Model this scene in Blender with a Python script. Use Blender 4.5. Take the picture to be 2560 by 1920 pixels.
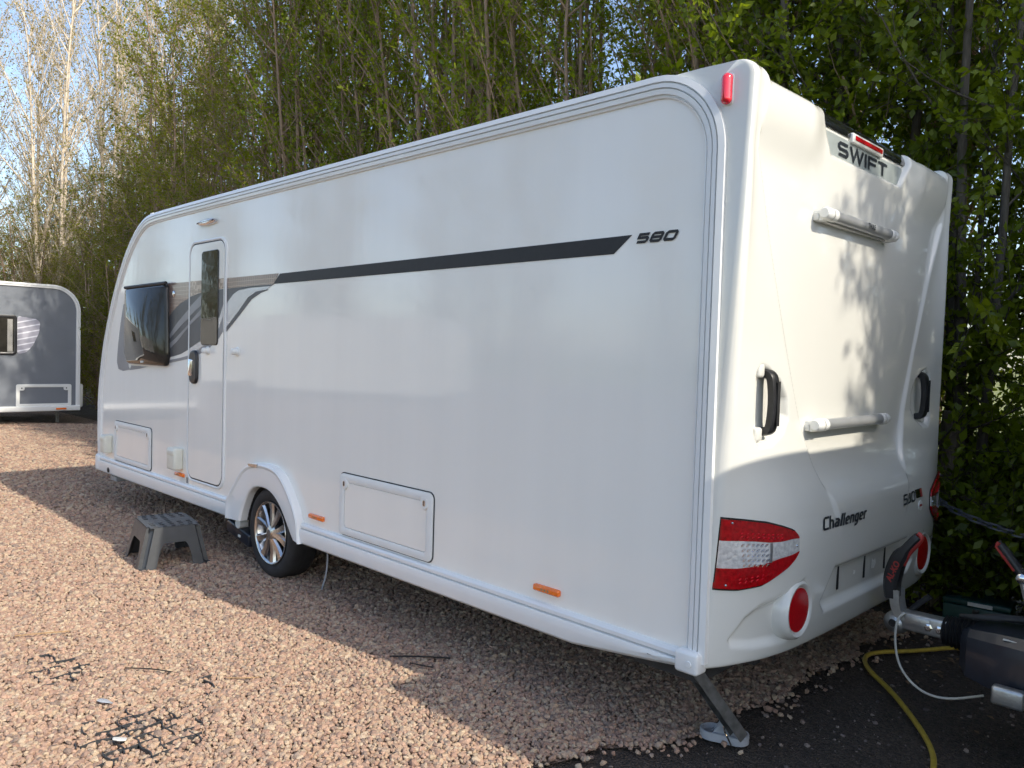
import bpy, bmesh, math, random
import numpy as np
from mathutils import Vector, Matrix

# ------------------------------------------------------------------ scene, camera, light
for o in list(bpy.data.objects): bpy.data.objects.remove(o, do_unlink=True)
scene = bpy.context.scene
COL = scene.collection
rnd = random.Random(7)
rng = np.random.default_rng(11)

cam_d = bpy.data.cameras.new('camera'); cam = bpy.data.objects.new('camera', cam_d); COL.objects.link(cam)
cam_d.sensor_width = 36.0; cam_d.lens = 27.746; cam_d.clip_start = 0.05; cam_d.clip_end = 2000
_r = Vector((0.7059687, 0.7075994, 0.0301873)); _u = Vector((-0.0485197, 0.0057973, 0.9988054)); _f = Vector((-0.7065791, 0.7065901, -0.0384253))
cam.matrix_world = Matrix(((_r.x, _u.x, -_f.x, 1.51775), (_r.y, _u.y, -_f.y, -2.56188), (_r.z, _u.z, -_f.z, 1.53978), (0, 0, 0, 1)))
scene.camera = cam

SUN = Vector((1.25, 0.185, 1.0)).normalized()
world = bpy.data.worlds.new('World'); scene.world = world; world.use_nodes = True
wn = world.node_tree.nodes; wl = world.node_tree.links
sky = wn.new('ShaderNodeTexSky'); sky.sky_type = 'NISHITA'; sky.sun_disc = False
sky.sun_elevation = math.asin(SUN.z); sky.sun_rotation = math.atan2(SUN.x, SUN.y)
sky.air_density = 0.9; sky.dust_density = 1.3; sky.ozone_density = 0.3
bg = wn['Background']; bg.inputs['Strength'].default_value = 0.15
wl.new(sky.outputs[0], bg.inputs['Color'])
sl = bpy.data.lights.new('sun', 'SUN'); sl.energy = 2.6; sl.angle = math.radians(0.55); sl.color = (1.0, 0.93, 0.80)
sun = bpy.data.objects.new('sun', sl); COL.objects.link(sun)
sun.rotation_euler = (-SUN).to_track_quat('-Z', 'Y').to_euler(); sun.location = (20, 3, 18)
vs = scene.view_settings; vs.view_transform = 'Standard'; vs.look = 'None'; vs.gamma = 1.0; vs.use_curve_mapping = False
vs.exposure = 0.97
cy = scene.cycles; cy.max_bounces = 5; cy.diffuse_bounces = 3; cy.glossy_bounces = 3; cy.transmission_bounces = 3; cy.caustics_reflective = False; cy.caustics_refractive = False; cy.adaptive_threshold = 0.03

# ------------------------------------------------------------------ materials
MATS = {}
def nodes_of(name):
    m = bpy.data.materials.new(name); m.use_nodes = True
    nt = m.node_tree; b = nt.nodes['Principled BSDF']
    MATS[name] = m
    return m, nt, nt.nodes, nt.links, b
def mat(name, col, rough=0.5, metal=0.0, coat=0.0, var=0.0, vscale=8.0, bump=0.0, bscale=40.0, spec=None, stretch=(1,1,1), trans=0.0, rvar=0.0, dirt=None):
    m, nt, N, L, b = nodes_of(name)
    b.inputs['Base Color'].default_value = (*col, 1); b.inputs['Roughness'].default_value = rough; b.inputs['Metallic'].default_value = metal
    if coat: b.inputs['Coat Weight'].default_value = coat; b.inputs['Coat Roughness'].default_value = 0.04
    if spec is not None: b.inputs['Specular IOR Level'].default_value = spec
    if trans: b.inputs['Transmission Weight'].default_value = trans
    tc = N.new('ShaderNodeTexCoord'); mp = N.new('ShaderNodeMapping'); mp.inputs['Scale'].default_value = stretch
    L.new(tc.outputs['Object'], mp.inputs['Vector'])
    if var or rvar or dirt:
        n = N.new('ShaderNodeTexNoise'); n.inputs['Scale'].default_value = vscale; n.inputs['Detail'].default_value = 6
        L.new(mp.outputs[0], n.inputs['Vector'])
        if var or dirt:
            r = N.new('ShaderNodeValToRGB')
            lo = dirt if dirt else tuple(c * (1 - var) for c in col); hi = tuple(min(1, c * (1 + var)) for c in col) if not dirt else col
            r.color_ramp.elements[0].position = 0.3; r.color_ramp.elements[1].position = 0.62 if dirt else 0.7
            r.color_ramp.elements[0].color = (*lo, 1); r.color_ramp.elements[1].color = (*hi, 1)
            L.new(n.outputs['Fac'], r.inputs['Fac']); L.new(r.outputs['Color'], b.inputs['Base Color'])
        if rvar:
            mr = N.new('ShaderNodeMapRange'); mr.inputs['To Min'].default_value = max(0.02, rough - rvar); mr.inputs['To Max'].default_value = rough + rvar
            L.new(n.outputs['Fac'], mr.inputs['Value']); L.new(mr.outputs[0], b.inputs['Roughness'])
    if bump:
        n2 = N.new('ShaderNodeTexNoise'); n2.inputs['Scale'].default_value = bscale; n2.inputs['Detail'].default_value = 4
        L.new(mp.outputs[0], n2.inputs['Vector'])
        bp = N.new('ShaderNodeBump'); bp.inputs['Strength'].default_value = bump; bp.inputs['Distance'].default_value = 0.01
        L.new(n2.outputs['Fac'], bp.inputs['Height']); L.new(bp.outputs['Normal'], b.inputs['Normal'])
    return m

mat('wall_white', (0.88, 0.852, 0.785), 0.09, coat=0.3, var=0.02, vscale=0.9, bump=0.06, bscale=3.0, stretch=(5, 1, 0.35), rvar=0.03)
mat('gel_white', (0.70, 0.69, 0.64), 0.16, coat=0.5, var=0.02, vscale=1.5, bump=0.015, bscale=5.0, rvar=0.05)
mat('trim_white', (0.80, 0.80, 0.78), 0.28, coat=0.3, var=0.012, vscale=6.0)
mat('plastic_white', (0.78, 0.78, 0.75), 0.32, var=0.03, vscale=9)
mat('plastic_cream', (0.72, 0.70, 0.60), 0.35, var=0.05, vscale=20)
mat('rubber_black', (0.012, 0.012, 0.013), 0.55, var=0.3, vscale=30)
mat('tyre_black', (0.020, 0.019, 0.019), 0.72, var=0.35, vscale=14, bump=0.25, bscale=90)
mat('gloss_black', (0.008, 0.008, 0.009), 0.10, coat=0.6, var=0.3, vscale=20)
mat('plastic_black', (0.018, 0.018, 0.020), 0.38, var=0.3, vscale=30, bump=0.05, bscale=200)
mat('tint_glass', (0.030, 0.028, 0.024), 0.03, spec=0.35, var=0.4, vscale=3.0, bump=0.10, bscale=5.0)
mat('decal_dark', (0.038, 0.038, 0.039), 0.45, spec=0.2, var=0.06, vscale=40)
mat('decal_grey', (0.10, 0.10, 0.105), 0.38, metal=0.2, spec=0.3, var=0.25, vscale=3, stretch=(1, 1, 0.4))
mat('decal_silver', (0.50, 0.50, 0.53), 0.25, metal=0.35, coat=0.3, var=0.15, vscale=4)
mat('decal_mid', (0.26, 0.26, 0.27), 0.35, metal=0.2, spec=0.3, var=0.15, vscale=4)
mat('alloy', (0.62, 0.61, 0.60), 0.24, metal=1.0, var=0.06, vscale=20)
mat('alloy_dark', (0.30, 0.30, 0.31), 0.35, metal=0.9, var=0.15, vscale=20)
mat('chrome', (0.80, 0.80, 0.80), 0.10, metal=1.0, var=0.05, vscale=20)
mat('rail_satin', (0.50, 0.51, 0.52), 0.30, metal=0.5, var=0.05, vscale=10)
mat('steel_galv', (0.22, 0.22, 0.215), 0.45, metal=0.7, var=0.25, vscale=30, bump=0.05, bscale=120)
mat('plastic_grey', (0.36, 0.37, 0.39), 0.5, var=0.12, vscale=30)
mat('cast_silver', (0.52, 0.52, 0.51), 0.36, metal=0.85, var=0.12, vscale=40, bump=0.12, bscale=160)
mat('amber', (0.85, 0.17, 0.008), 0.18, coat=0.8, var=0.15, vscale=120)
mat('red_lens', (0.34, 0.002, 0.005), 0.10, coat=0.25, var=0.35, vscale=70, bump=0.12, bscale=120)
mat('red_reflector', (0.45, 0.004, 0.008), 0.22, coat=0.2, var=0.12, vscale=150)
mat('red_lamp', (0.78, 0.015, 0.035), 0.10, coat=1.0, var=0.10, vscale=60)
mat('clear_lens', (0.80, 0.81, 0.82), 0.16, metal=0.45, coat=1.0, var=0.25, vscale=60, bump=0.22, bscale=60)
mat('grey_mirror', (0.38, 0.42, 0.41), 0.30, metal=0.25, var=0.12, vscale=4, stretch=(1, 4, 1))
mat('text_dark', (0.022, 0.026, 0.032), 0.3, var=0.2, vscale=40)
mat('velcro', (0.012, 0.012, 0.012), 0.9, var=0.3, vscale=200)
mat('stool_grey', (0.055, 0.058, 0.062), 0.42, var=0.16, vscale=12, bump=0.10, bscale=260)
mat('navy_cover', (0.020, 0.024, 0.034), 0.30, coat=0.2, var=0.2, vscale=15)
mat('grip_red', (0.36, 0.035, 0.030), 0.45, var=0.1, vscale=60)
mat('cable_yellow', (0.42, 0.30, 0.04), 0.5, var=0.15, vscale=40)
mat('cable_white', (0.62, 0.60, 0.53), 0.45, var=0.08, vscale=40)
mat('box_green', (0.012, 0.052, 0.046), 0.45, var=0.2, vscale=20)
mat('paper', (0.68, 0.68, 0.64), 0.6, var=0.1, vscale=120)
mat('wood_post', (0.16, 0.125, 0.09), 0.85, var=0.35, vscale=14, stretch=(6, 6, 0.6), bump=0.5, bscale=40)
mat('chain_metal', (0.16, 0.17, 0.20), 0.40, metal=0.6, var=0.2, vscale=40)
mat('caravan_grey', (0.20, 0.215, 0.24), 0.12, coat=0.4, var=0.04, vscale=2, bump=0.02, bscale=4)
mat('underside', (0.035, 0.033, 0.032), 0.8, var=0.3, vscale=8)
mat('curtain', (0.30, 0.29, 0.27), 0.8, var=0.15, vscale=10)
mat('twig_wood', (0.31, 0.215, 0.145), 0.8, var=0.3, vscale=20, bump=0.3, bscale=60, stretch=(4, 4, .6))
mat('pale_wood', (0.58, 0.49, 0.38), 0.8, var=0.28, vscale=9, bump=0.3, bscale=60, stretch=(3, 3, 1))
mat('dark_wood', (0.095, 0.078, 0.06), 0.85, var=0.35, vscale=18, bump=0.5, bscale=50, stretch=(4, 4, .6))
mat('dry_stick', (0.35, 0.22, 0.11), 0.8, var=0.2, vscale=40)
mat('black_twig', (0.015, 0.012, 0.010), 0.8, var=0.3, vscale=40)
mat('grid_plastic', (0.035, 0.037, 0.04), 0.55, var=0.3, vscale=40)
mat('dry_leaf', (0.20, 0.12, 0.06), 0.8, var=0.3, vscale=40)

# bronze decal with a fine honeycomb print
m, nt, N, L, b = nodes_of('decal_bronze')
tc = N.new('ShaderNodeTexCoord'); vo = N.new('ShaderNodeTexVoronoi'); vo.feature = 'DISTANCE_TO_EDGE'; vo.inputs['Scale'].default_value = 34
vo.inputs['Randomness'].default_value = 0.15
L.new(tc.outputs['Object'], vo.inputs['Vector'])
cr = N.new('ShaderNodeValToRGB'); cr.color_ramp.elements[0].position = 0.02; cr.color_ramp.elements[1].position = 0.07
cr.color_ramp.elements[0].color = (0.42, 0.31, 0.25, 1); cr.color_ramp.elements[1].color = (0.20, 0.135, 0.11, 1)
L.new(vo.outputs['Distance'], cr.inputs['Fac']); L.new(cr.outputs['Color'], b.inputs['Base Color'])
b.inputs['Metallic'].default_value = 0.35; b.inputs['Roughness'].default_value = 0.3; b.inputs['Coat Weight'].default_value = 0.3

# silver print with fine lines (grey caravan's window graphic)
m, nt, N, L, b = nodes_of('decal_lined')
tc = N.new('ShaderNodeTexCoord'); mp = N.new('ShaderNodeMapping'); mp.inputs['Rotation'].default_value = (0, math.radians(14), 0)
wv = N.new('ShaderNodeTexWave'); wv.bands_direction = 'Z'; wv.inputs['Scale'].default_value = 3.2
L.new(tc.outputs['Object'], mp.inputs[0]); L.new(mp.outputs[0], wv.inputs['Vector'])
cr = N.new('ShaderNodeValToRGB'); cr.color_ramp.elements[0].position = 0.80; cr.color_ramp.elements[1].position = 0.97
cr.color_ramp.elements[0].color = (0.42, 0.41, 0.47, 1); cr.color_ramp.elements[1].color = (0.80, 0.80, 0.85, 1)
L.new(wv.outputs['Fac'], cr.inputs['Fac']); L.new(cr.outputs['Color'], b.inputs['Base Color']); b.inputs['Roughness'].default_value = 0.3

def leaf_mat(name, c_lo, c_hi, tr):
    m = bpy.data.materials.new(name); m.use_nodes = True; MATS[name] = m
    nt = m.node_tree; N = nt.nodes; L = nt.links; b = N['Principled BSDF']; out = N['Material Output']
    at = N.new('ShaderNodeAttribute'); at.attribute_name = 'tone'
    oi = N.new('ShaderNodeObjectInfo')
    ad = N.new('ShaderNodeMath'); ad.operation = 'MULTIPLY_ADD'; ad.inputs[1].default_value = 0.25; L.new(oi.outputs['Random'], ad.inputs[0]); 
    sb = N.new('ShaderNodeMath'); sb.operation = 'SUBTRACT'; sb.inputs[1].default_value = 0.12
    L.new(at.outputs['Fac'], ad.inputs[2]); L.new(ad.outputs[0], sb.inputs[0])
    cr = N.new('ShaderNodeValToRGB'); cr.color_ramp.elements[0].color = (*c_lo, 1); cr.color_ramp.elements[1].color = (*c_hi, 1)
    L.new(sb.outputs[0], cr.inputs['Fac']); L.new(cr.outputs['Color'], b.inputs['Base Color']); b.inputs['Roughness'].default_value = 0.42
    t = N.new('ShaderNodeBsdfTranslucent'); mx = N.new('ShaderNodeMixShader'); mx.inputs[0].default_value = tr
    br = N.new('ShaderNodeMixRGB'); br.blend_type = 'MULTIPLY'; br.inputs[0].default_value = 1.0; br.inputs[2].default_value = (1.7, 1.7, 0.8, 1)
    L.new(cr.outputs['Color'], br.inputs[1]); L.new(br.outputs[0], t.inputs['Color'])
    L.new(b.outputs[0], mx.inputs[1]); L.new(t.outputs[0], mx.inputs[2]); L.new(mx.outputs[0], out.inputs['Surface'])
leaf_mat('leaf_dark', (0.066, 0.104, 0.004), (0.190, 0.235, 0.009), 0.45)
leaf_mat('leaf_fresh', (0.100, 0.155, 0.005), (0.290, 0.325, 0.014), 0.50)
leaf_mat('leaf_olive', (0.098, 0.128, 0.006), (0.275, 0.275, 0.016), 0.48)
leaf_mat('leaf_bud', (0.22, 0.18, 0.06), (0.48, 0.40, 0.18), 0.30)

def stone_mat(name, cols, emul=1.0):
    m, nt, N, L, b = nodes_of(name)
    oi = N.new('ShaderNodeObjectInfo'); cr = N.new('ShaderNodeValToRGB'); cr.color_ramp.interpolation = 'CONSTANT'
    e = cr.color_ramp.elements
    while len(e) < len(cols): e.new(0.5)
    for i, c in enumerate(cols): e[i].position = i / len(cols); e[i].color = (*c, 1)
    tc = N.new('ShaderNodeTexCoord'); ns = N.new('ShaderNodeTexNoise'); ns.inputs['Scale'].default_value = 2.5; ns.inputs['Detail'].default_value = 5
    L.new(tc.outputs['Object'], ns.inputs['Vector'])
    mx = N.new('ShaderNodeMixRGB'); mx.blend_type = 'MULTIPLY'; mx.inputs[0].default_value = 0.55
    r2 = N.new('ShaderNodeValToRGB'); r2.color_ramp.elements[0].color = (0.55, 0.5, 0.48, 1); r2.color_ramp.elements[1].color = (1.15, 1.12, 1.08, 1)
    r2.color_ramp.elements[0].position = .3; r2.color_ramp.elements[1].position = .7
    L.new(ns.outputs['Fac'], r2.inputs['Fac']); L.new(oi.outputs['Random'], cr.inputs['Fac'])
    L.new(cr.outputs['Color'], mx.inputs[1]); L.new(r2.outputs['Color'], mx.inputs[2]); L.new(mx.outputs[0], b.inputs['Base Color'])
    b.inputs['Roughness'].default_value = 0.85
stone_mat('stone', [(0.383, 0.255, 0.176), (0.434, 0.31, 0.211), (0.338, 0.213, 0.153), (0.453, 0.347, 0.239), (0.396, 0.262, 0.193), (0.294, 0.195, 0.148), (0.472, 0.371, 0.267), (0.409, 0.298, 0.211), (0.357, 0.237, 0.171), (0.229, 0.17, 0.136), (0.434, 0.286, 0.205), (0.371, 0.28, 0.211)])
stone_mat('dark_stone', [(.16, .13, .12), (.24, .19, .17), (.12, .10, .09), (.30, .24, .20)])

# gravel bed and dirt: cell-broken colour and relief
def ground_mat(name, lo, hi, scale, strength, dirt=None):
    m, nt, N, L, b = nodes_of(name)
    tc = N.new('ShaderNodeTexCoord'); vo = N.new('ShaderNodeTexVoronoi'); vo.inputs['Scale'].default_value = scale
    L.new(tc.outputs['Object'], vo.inputs['Vector'])
    hs = N.new('ShaderNodeSeparateColor'); L.new(vo.outputs['Color'], hs.inputs[0])
    cr = N.new('ShaderNodeValToRGB'); cr.color_ramp.elements[0].color = (*lo, 1); cr.color_ramp.elements[1].color = (*hi, 1)
    L.new(hs.outputs[0], cr.inputs['Fac'])
    ns = N.new('ShaderNodeTexNoise'); ns.inputs['Scale'].default_value = 1.3; ns.inputs['Detail'].default_value = 8
    L.new(tc.outputs['Object'], ns.inputs['Vector'])
    mx = N.new('ShaderNodeMixRGB'); mx.blend_type = 'MULTIPLY'; mx.inputs[0].default_value = 0.6
    r2 = N.new('ShaderNodeValToRGB'); r2.color_ramp.elements[0].color = (0.55, 0.52, 0.5, 1); r2.color_ramp.elements[1].color = (1.15, 1.1, 1.05, 1)
    r2.color_ramp.elements[0].position = .35; r2.color_ramp.elements[1].position = .65
    L.new(ns.outputs['Fac'], r2.inputs['Fac']); L.new(cr.outputs['Color'], mx.inputs[1]); L.new(r2.outputs['Color'], mx.inputs[2])
    L.new(mx.outputs[0], b.inputs['Base Color']); b.inputs['Roughness'].default_value = 0.92
    bp = N.new('ShaderNodeBump'); bp.inputs['Strength'].default_value = strength; bp.inputs['Distance'].default_value = 0.02; bp.invert = True
    L.new(vo.outputs['Distance'], bp.inputs['Height']); L.new(bp.outputs[0], b.inputs['Normal'])
ground_mat('gravel_bed', (.13, .092, .07), (.38, .265, .20), 62, 1.0)
ground_mat('dirt', (.050, .038, .029), (.115, .086, .064), 90, 1.0)
ground_mat('grass_field', (.13, .15, .04), (.26, .27, .08), 6, 0.6)

# ------------------------------------------------------------------ mesh helpers
class MB:
    def __init__(s): s.v = []; s.f = []
    def add(s, vs, fs):
        k = len(s.v); s.v += [tuple(map(float, p)) for p in vs]; s.f += [tuple(i + k for i in f) for f in fs]; return s
    def box(s, c, d, rot=None):
        x, y, z = (q / 2 for q in d)
        vs = [Vector((a * x, b_ * y, e * z)) for a in (-1, 1) for b_ in (-1, 1) for e in (-1, 1)]
        if rot is not None: vs = [rot @ q for q in vs]
        vs = [q + Vector(c) for q in vs]
        return s.add(vs, [(0, 1, 3, 2), (4, 6, 7, 5), (0, 4, 5, 1), (2, 3, 7, 6), (0, 2, 6, 4), (1, 5, 7, 3)])
    def rbox(s, c, d, bev=0.004, seg=2, rot=None):
        bm = bmesh.new(); bmesh.ops.create_cube(bm, size=1.0)
        for v in bm.verts: v.co = Vector((v.co.x * d[0], v.co.y * d[1], v.co.z * d[2]))
        bmesh.ops.bevel(bm, geom=bm.edges[:], offset=bev, segments=seg, affect='EDGES', profile=0.5)
        bm.verts.index_update()
        vs = [(rot @ v.co if rot is not None else v.co) + Vector(c) for v in bm.verts]; fs = [[v.index for v in f.verts] for f in bm.faces]
        bm.free(); return s.add(vs, fs)
    def tube(s, pts, rad, n=8, caps=True):
        pts = [Vector(p) for p in pts]; m = len(pts)
        rad = [rad] * m if not hasattr(rad, '__len__') else rad
        up = None; vs = []; fs = []
        for i, p in enumerate(pts):
            t = (pts[min(i + 1, m - 1)] - pts[max(i - 1, 0)]).normalized()
            if up is None: up = t.orthogonal().normalized()
            up = (up - t * up.dot(t)); up = up.normalized() if up.length > 1e-6 else t.orthogonal().normalized()
            w = t.cross(up)
            for k in range(n):
                a = 2 * math.pi * k / n; vs.append(p + (up * math.cos(a) + w * math.sin(a)) * rad[i])
        for i in range(m - 1):
            for k in range(n): fs.append((i * n + k, i * n + (k + 1) % n, (i + 1) * n + (k + 1) % n, (i + 1) * n + k))
        if caps: fs += [tuple(range(n))[::-1], tuple(range((m - 1) * n, m * n))]
        return s.add(vs, fs)
    def lathe(s, prof, c, axis='y', n=32, closed=False):
        """prof: (radius, offset along axis)"""
        vs = []; fs = []; m = len(prof)
        for r, h in prof:
            for k in range(n):
                a = 2 * math.pi * k / n; p, q = r * math.cos(a), r * math.sin(a)
                vs.append({'y': (c[0] + p, c[1] + h, c[2] + q), 'x': (c[0] + h, c[1] + p, c[2] + q), 'z': (c[0] + p, c[1] + q, c[2] + h)}[axis])
        for i in range(m if closed else m - 1):
            j = (i + 1) % m
            for k in range(n): fs.append((i * n + k, i * n + (k + 1) % n, j * n + (k + 1) % n, j * n + k))
        return s.add(vs, fs)
    def plate(s, poly, yf, yb, bev=0.0):
        """polygon in (x,z), front at yf (towards -y), back at yb; bev chamfers the front edge"""
        n = len(poly); vs = []; fs = []
        P = [Vector((a, b_)) for a, b_ in poly]
        if bev:
            cx = sum((q for q in P), Vector((0, 0))) / n; inner = []
            area = sum(P[i].x * P[(i + 1) % n].y - P[(i + 1) % n].x * P[i].y for i in range(n))
            sg = 1 if area > 0 else -1
            for i in range(n):
                a = (P[i] - P[i - 1]); b2 = (P[(i + 1) % n] - P[i])
                na = Vector((-a.y, a.x)).normalized() * sg; nb = Vector((-b2.y, b2.x)).normalized() * sg
                d = (na + nb); d = d / max(0.5, d.length_squared / 2) if d.length > 1e-6 else na
                inner.append(P[i] + d * bev)
            rings = [(P, yb), (P, yf + bev), (inner, yf)]
        else: rings = [(P, yb), (P, yf)]
        for R, y in rings: vs += [(q.x, y, q.y) for q in R]
        for k in range(len(rings) - 1):
            for i in range(n): fs.append((k * n + i, k * n + (i + 1) % n, (k + 1) * n + (i + 1) % n, (k + 1) * n + i))
        fs.append(tuple(range((len(rings) - 1) * n, len(rings) * n))); fs.append(tuple(range(n))[::-1])
        return s.add(vs, fs)
    def ring(s, outer, inner, yf, yb, dome=0.0):
        n = len(outer); vs = []; fs = []
        mid = [((a[0] + b_[0]) / 2, (a[1] + b_[1]) / 2) for a, b_ in zip(outer, inner)]
        for R, y in ((outer, yb), (outer, yf + dome), (mid, yf), (inner, yf + dome), (inner, yb)): vs += [(q[0], y, q[1]) for q in R]
        for k in range(4):
            for i in range(n): fs.append((k * n + i, k * n + (i + 1) % n, (k + 1) * n + (i + 1) % n, (k + 1) * n + i))
        return s.add(vs, fs)
    def ball(s, c, r, n=12, sc=(1, 1, 1)):
        vs = []; fs = []; m = n // 2 + 1
        for i in range(m):
            th = math.pi * i / (m - 1)
            for k in range(n):
                a = 2 * math.pi * k / n
                vs.append((c[0] + r * sc[0] * math.sin(th) * math.cos(a), c[1] + r * sc[1] * math.sin(th) * math.sin(a), c[2] + r * sc[2] * math.cos(th)))
        for i in range(m - 1):
            for k in range(n): fs.append((i * n + k, i * n + (k + 1) % n, (i + 1) * n + (k + 1) % n, (i + 1) * n + k))
        return s.add(vs, fs)
    def build(s, name, mt, parent=None, org=(0, 0, 0), smooth=35, label=None, merge=True):
        me = bpy.data.meshes.new(name)
        me.from_pydata([(a - org[0], b_ - org[1], c - org[2]) for a, b_, c in s.v], [], s.f)
        bm = bmesh.new(); bm.from_mesh(me)
        if merge: bmesh.ops.remove_doubles(bm, verts=bm.verts, dist=1e-5)
        bmesh.ops.recalc_face_normals(bm, faces=bm.faces); bm.to_mesh(me); bm.free()
        if smooth:
            for p in me.polygons: p.use_smooth = True
            me.set_sharp_from_angle(angle=math.radians(smooth))
        me.materials.append(MATS[mt])
        o = bpy.data.objects.new(name, me); COL.objects.link(o)
        if parent: o.parent = parent
        if label: o['label'] = label
        return o

def empty(name, loc, rz=0.0, label=None, cat=None, group=None):
    o = bpy.data.objects.new(name, None); COL.objects.link(o); o.location = loc; o.rotation_euler = (0, 0, rz); o.empty_display_size = 0.2
    return tag(o, label, cat, group)
def tag(o, label=None, cat=None, group=None, kind=None):
    if label: o['label'] = label
    if cat: o['category'] = cat
    if group: o['group'] = group
    if kind: o['kind'] = kind
    return o
def copy_tree(o, parent=None):
    c = o.copy(); COL.objects.link(c); c.parent = parent
    for ch in o.children: copy_tree(ch, c)
    return c
def rrect(x0, z0, x1, z1, r, n=6):
    out = []
    for cx, cz, a0 in ((x1 - r, z0 + r, -90), (x1 - r, z1 - r, 0), (x0 + r, z1 - r, 90), (x0 + r, z0 + r, 180)):
        for k in range(n + 1):
            a = math.radians(a0 + 90 * k / n); out.append((cx + r * math.cos(a), cz + r * math.sin(a)))
    return out
def rpoly(P, r, n=4):
    out = []; m = len(P)
    for i in range(m):
        p0, p1, p2 = Vector(P[i - 1]), Vector(P[i]), Vector(P[(i + 1) % m])
        d0 = (p0 - p1); d2 = (p2 - p1); rr = min(r, d0.length * .45, d2.length * .45)
        a = p1 + d0.normalized() * rr; b_ = p1 + d2.normalized() * rr
        for k in range(n + 1):
            t = k / n; q = a * (1 - t) ** 2 + p1 * 2 * t * (1 - t) + b_ * t * t; out.append((q.x, q.y))
    return out
def resample(P, n):
    P = np.array(P, float); d = np.r_[0, np.cumsum(np.hypot(*np.diff(P, axis=0).T))]
    t = np.linspace(0, d[-1], n); return [tuple(q) for q in np.stack([np.interp(t, d, P[:, k]) for k in range(P.shape[1])], 1)]
def smooth_path(P, it=2):
    for _ in range(it):
        Q = [P[0]]
        for a, b_ in zip(P[:-1], P[1:]):
            Q.append(tuple(.75 * x + .25 * y for x, y in zip(a, b_))); Q.append(tuple(.25 * x + .75 * y for x, y in zip(a, b_)))
        Q.append(P[-1]); P = Q
    return P
def text_mesh(body, size=1.0, bold=0.0, shear=0.0, sx=1.0, spacing=1.0):
    cu = bpy.data.curves.new('lettering', 'FONT'); cu.body = body; cu.size = size; cu.offset = bold; cu.shear = shear; cu.space_character = spacing
    cu.resolution_u = 3
    ob = bpy.data.objects.new('lettering', cu); COL.objects.link(ob)
    dg = bpy.context.evaluated_depsgraph_get(); me = ob.evaluated_get(dg).to_mesh()
    vs = [(v.co.x * sx, v.co.y) for v in me.vertices]; fs = [tuple(p.vertices) for p in me.polygons]
    bpy.data.objects.remove(ob, do_unlink=True); bpy.data.curves.remove(cu)
    return vs, fs
def strokes(lines, w):
    """thick mitred polylines in 2-D -> (verts, quads)"""
    vs = []; fs = []
    for P, closed in lines:
        P = [Vector(q) for q in P]; n = len(P); k0 = len(vs)
        for i in range(n):
            a = P[i] - P[i - 1] if (i > 0 or closed) else P[1] - P[0]
            c = P[(i + 1) % n] - P[i] if (i < n - 1 or closed) else P[-1] - P[-2]
            na = Vector((-a.y, a.x)).normalized(); nc = Vector((-c.y, c.x)).normalized(); d = na + nc
            d = d / max(0.35, d.length_squared / 2)
            vs += [tuple(P[i] + d * w / 2), tuple(P[i] - d * w / 2)]
        for i in range(n if closed else n - 1):
            j = (i + 1) % n; fs.append((k0 + 2 * i, k0 + 2 * j, k0 + 2 * j + 1, k0 + 2 * i + 1))
    return vs, fs
def glyphs(word, w=0.2, aspect=1.25, gap=0.28):
    """squared block letters, unit height"""
    a = aspect; h = w / 2; c = 0.12; out = []; x = 0.0
    def sh(L): return [([(p[0] + x, p[1]) for p in P], cl) for P, cl in L]
    lo, hi = h, 1 - h; l, r = h, a - h
    for ch in word:
        if ch in 'S5':
            g = [([(r, hi), (l + c, hi), (l, hi - c), (l, .5 + c), (l + c, .5), (r - c, .5), (r, .5 - c), (r, lo + c), (r - c, lo), (l, lo)], False)]
            if ch == '5': g = [([(r, hi), (l, hi), (l, .54), (r - c, .54), (r, .54 - c), (r, lo + c), (r - c, lo), (l, lo)], False)]
            adv = a
        elif ch == '8':
            g = [([(l + c, lo), (l, lo + c), (l, hi - c), (l + c, hi), (r - c, hi), (r, hi - c), (r, lo + c), (r - c, lo)], True), ([(w, .5), (a - w, .5)], False)]; adv = a
        elif ch in '0D':
            q = c if ch == '0' else c * .6
            g = [([(l + q, lo), (l, lo + q), (l, hi - q), (l + q, hi), (r - q, hi), (r, hi - q), (r, lo + q), (r - q, lo)], True)]; adv = a
        elif ch == 'W':
            A = a * 1.35; g = [([(h * .6, 1.0 - .0), (A * .27, h * .8), (A * .5, .92), (A * .73, h * .8), (A - h * .6, 1.0)], False)]; adv = A
        elif ch == 'I': g = [([(h, 0), (h, 1)], False)]; adv = w
        elif ch == 'F': g = [([(l, 0), (l, hi), (a * .95, hi)], False), ([(w, .48), (a * .85, .48)], False)]; adv = a * .95
        elif ch == 'T': g = [([(0, hi), (a, hi)], False), ([(a / 2, 0), (a / 2, 1 - w)], False)]; adv = a
        out += sh(g); x += adv + gap
    vs, fs = strokes(out, w); return vs, fs, x - gap
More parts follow.
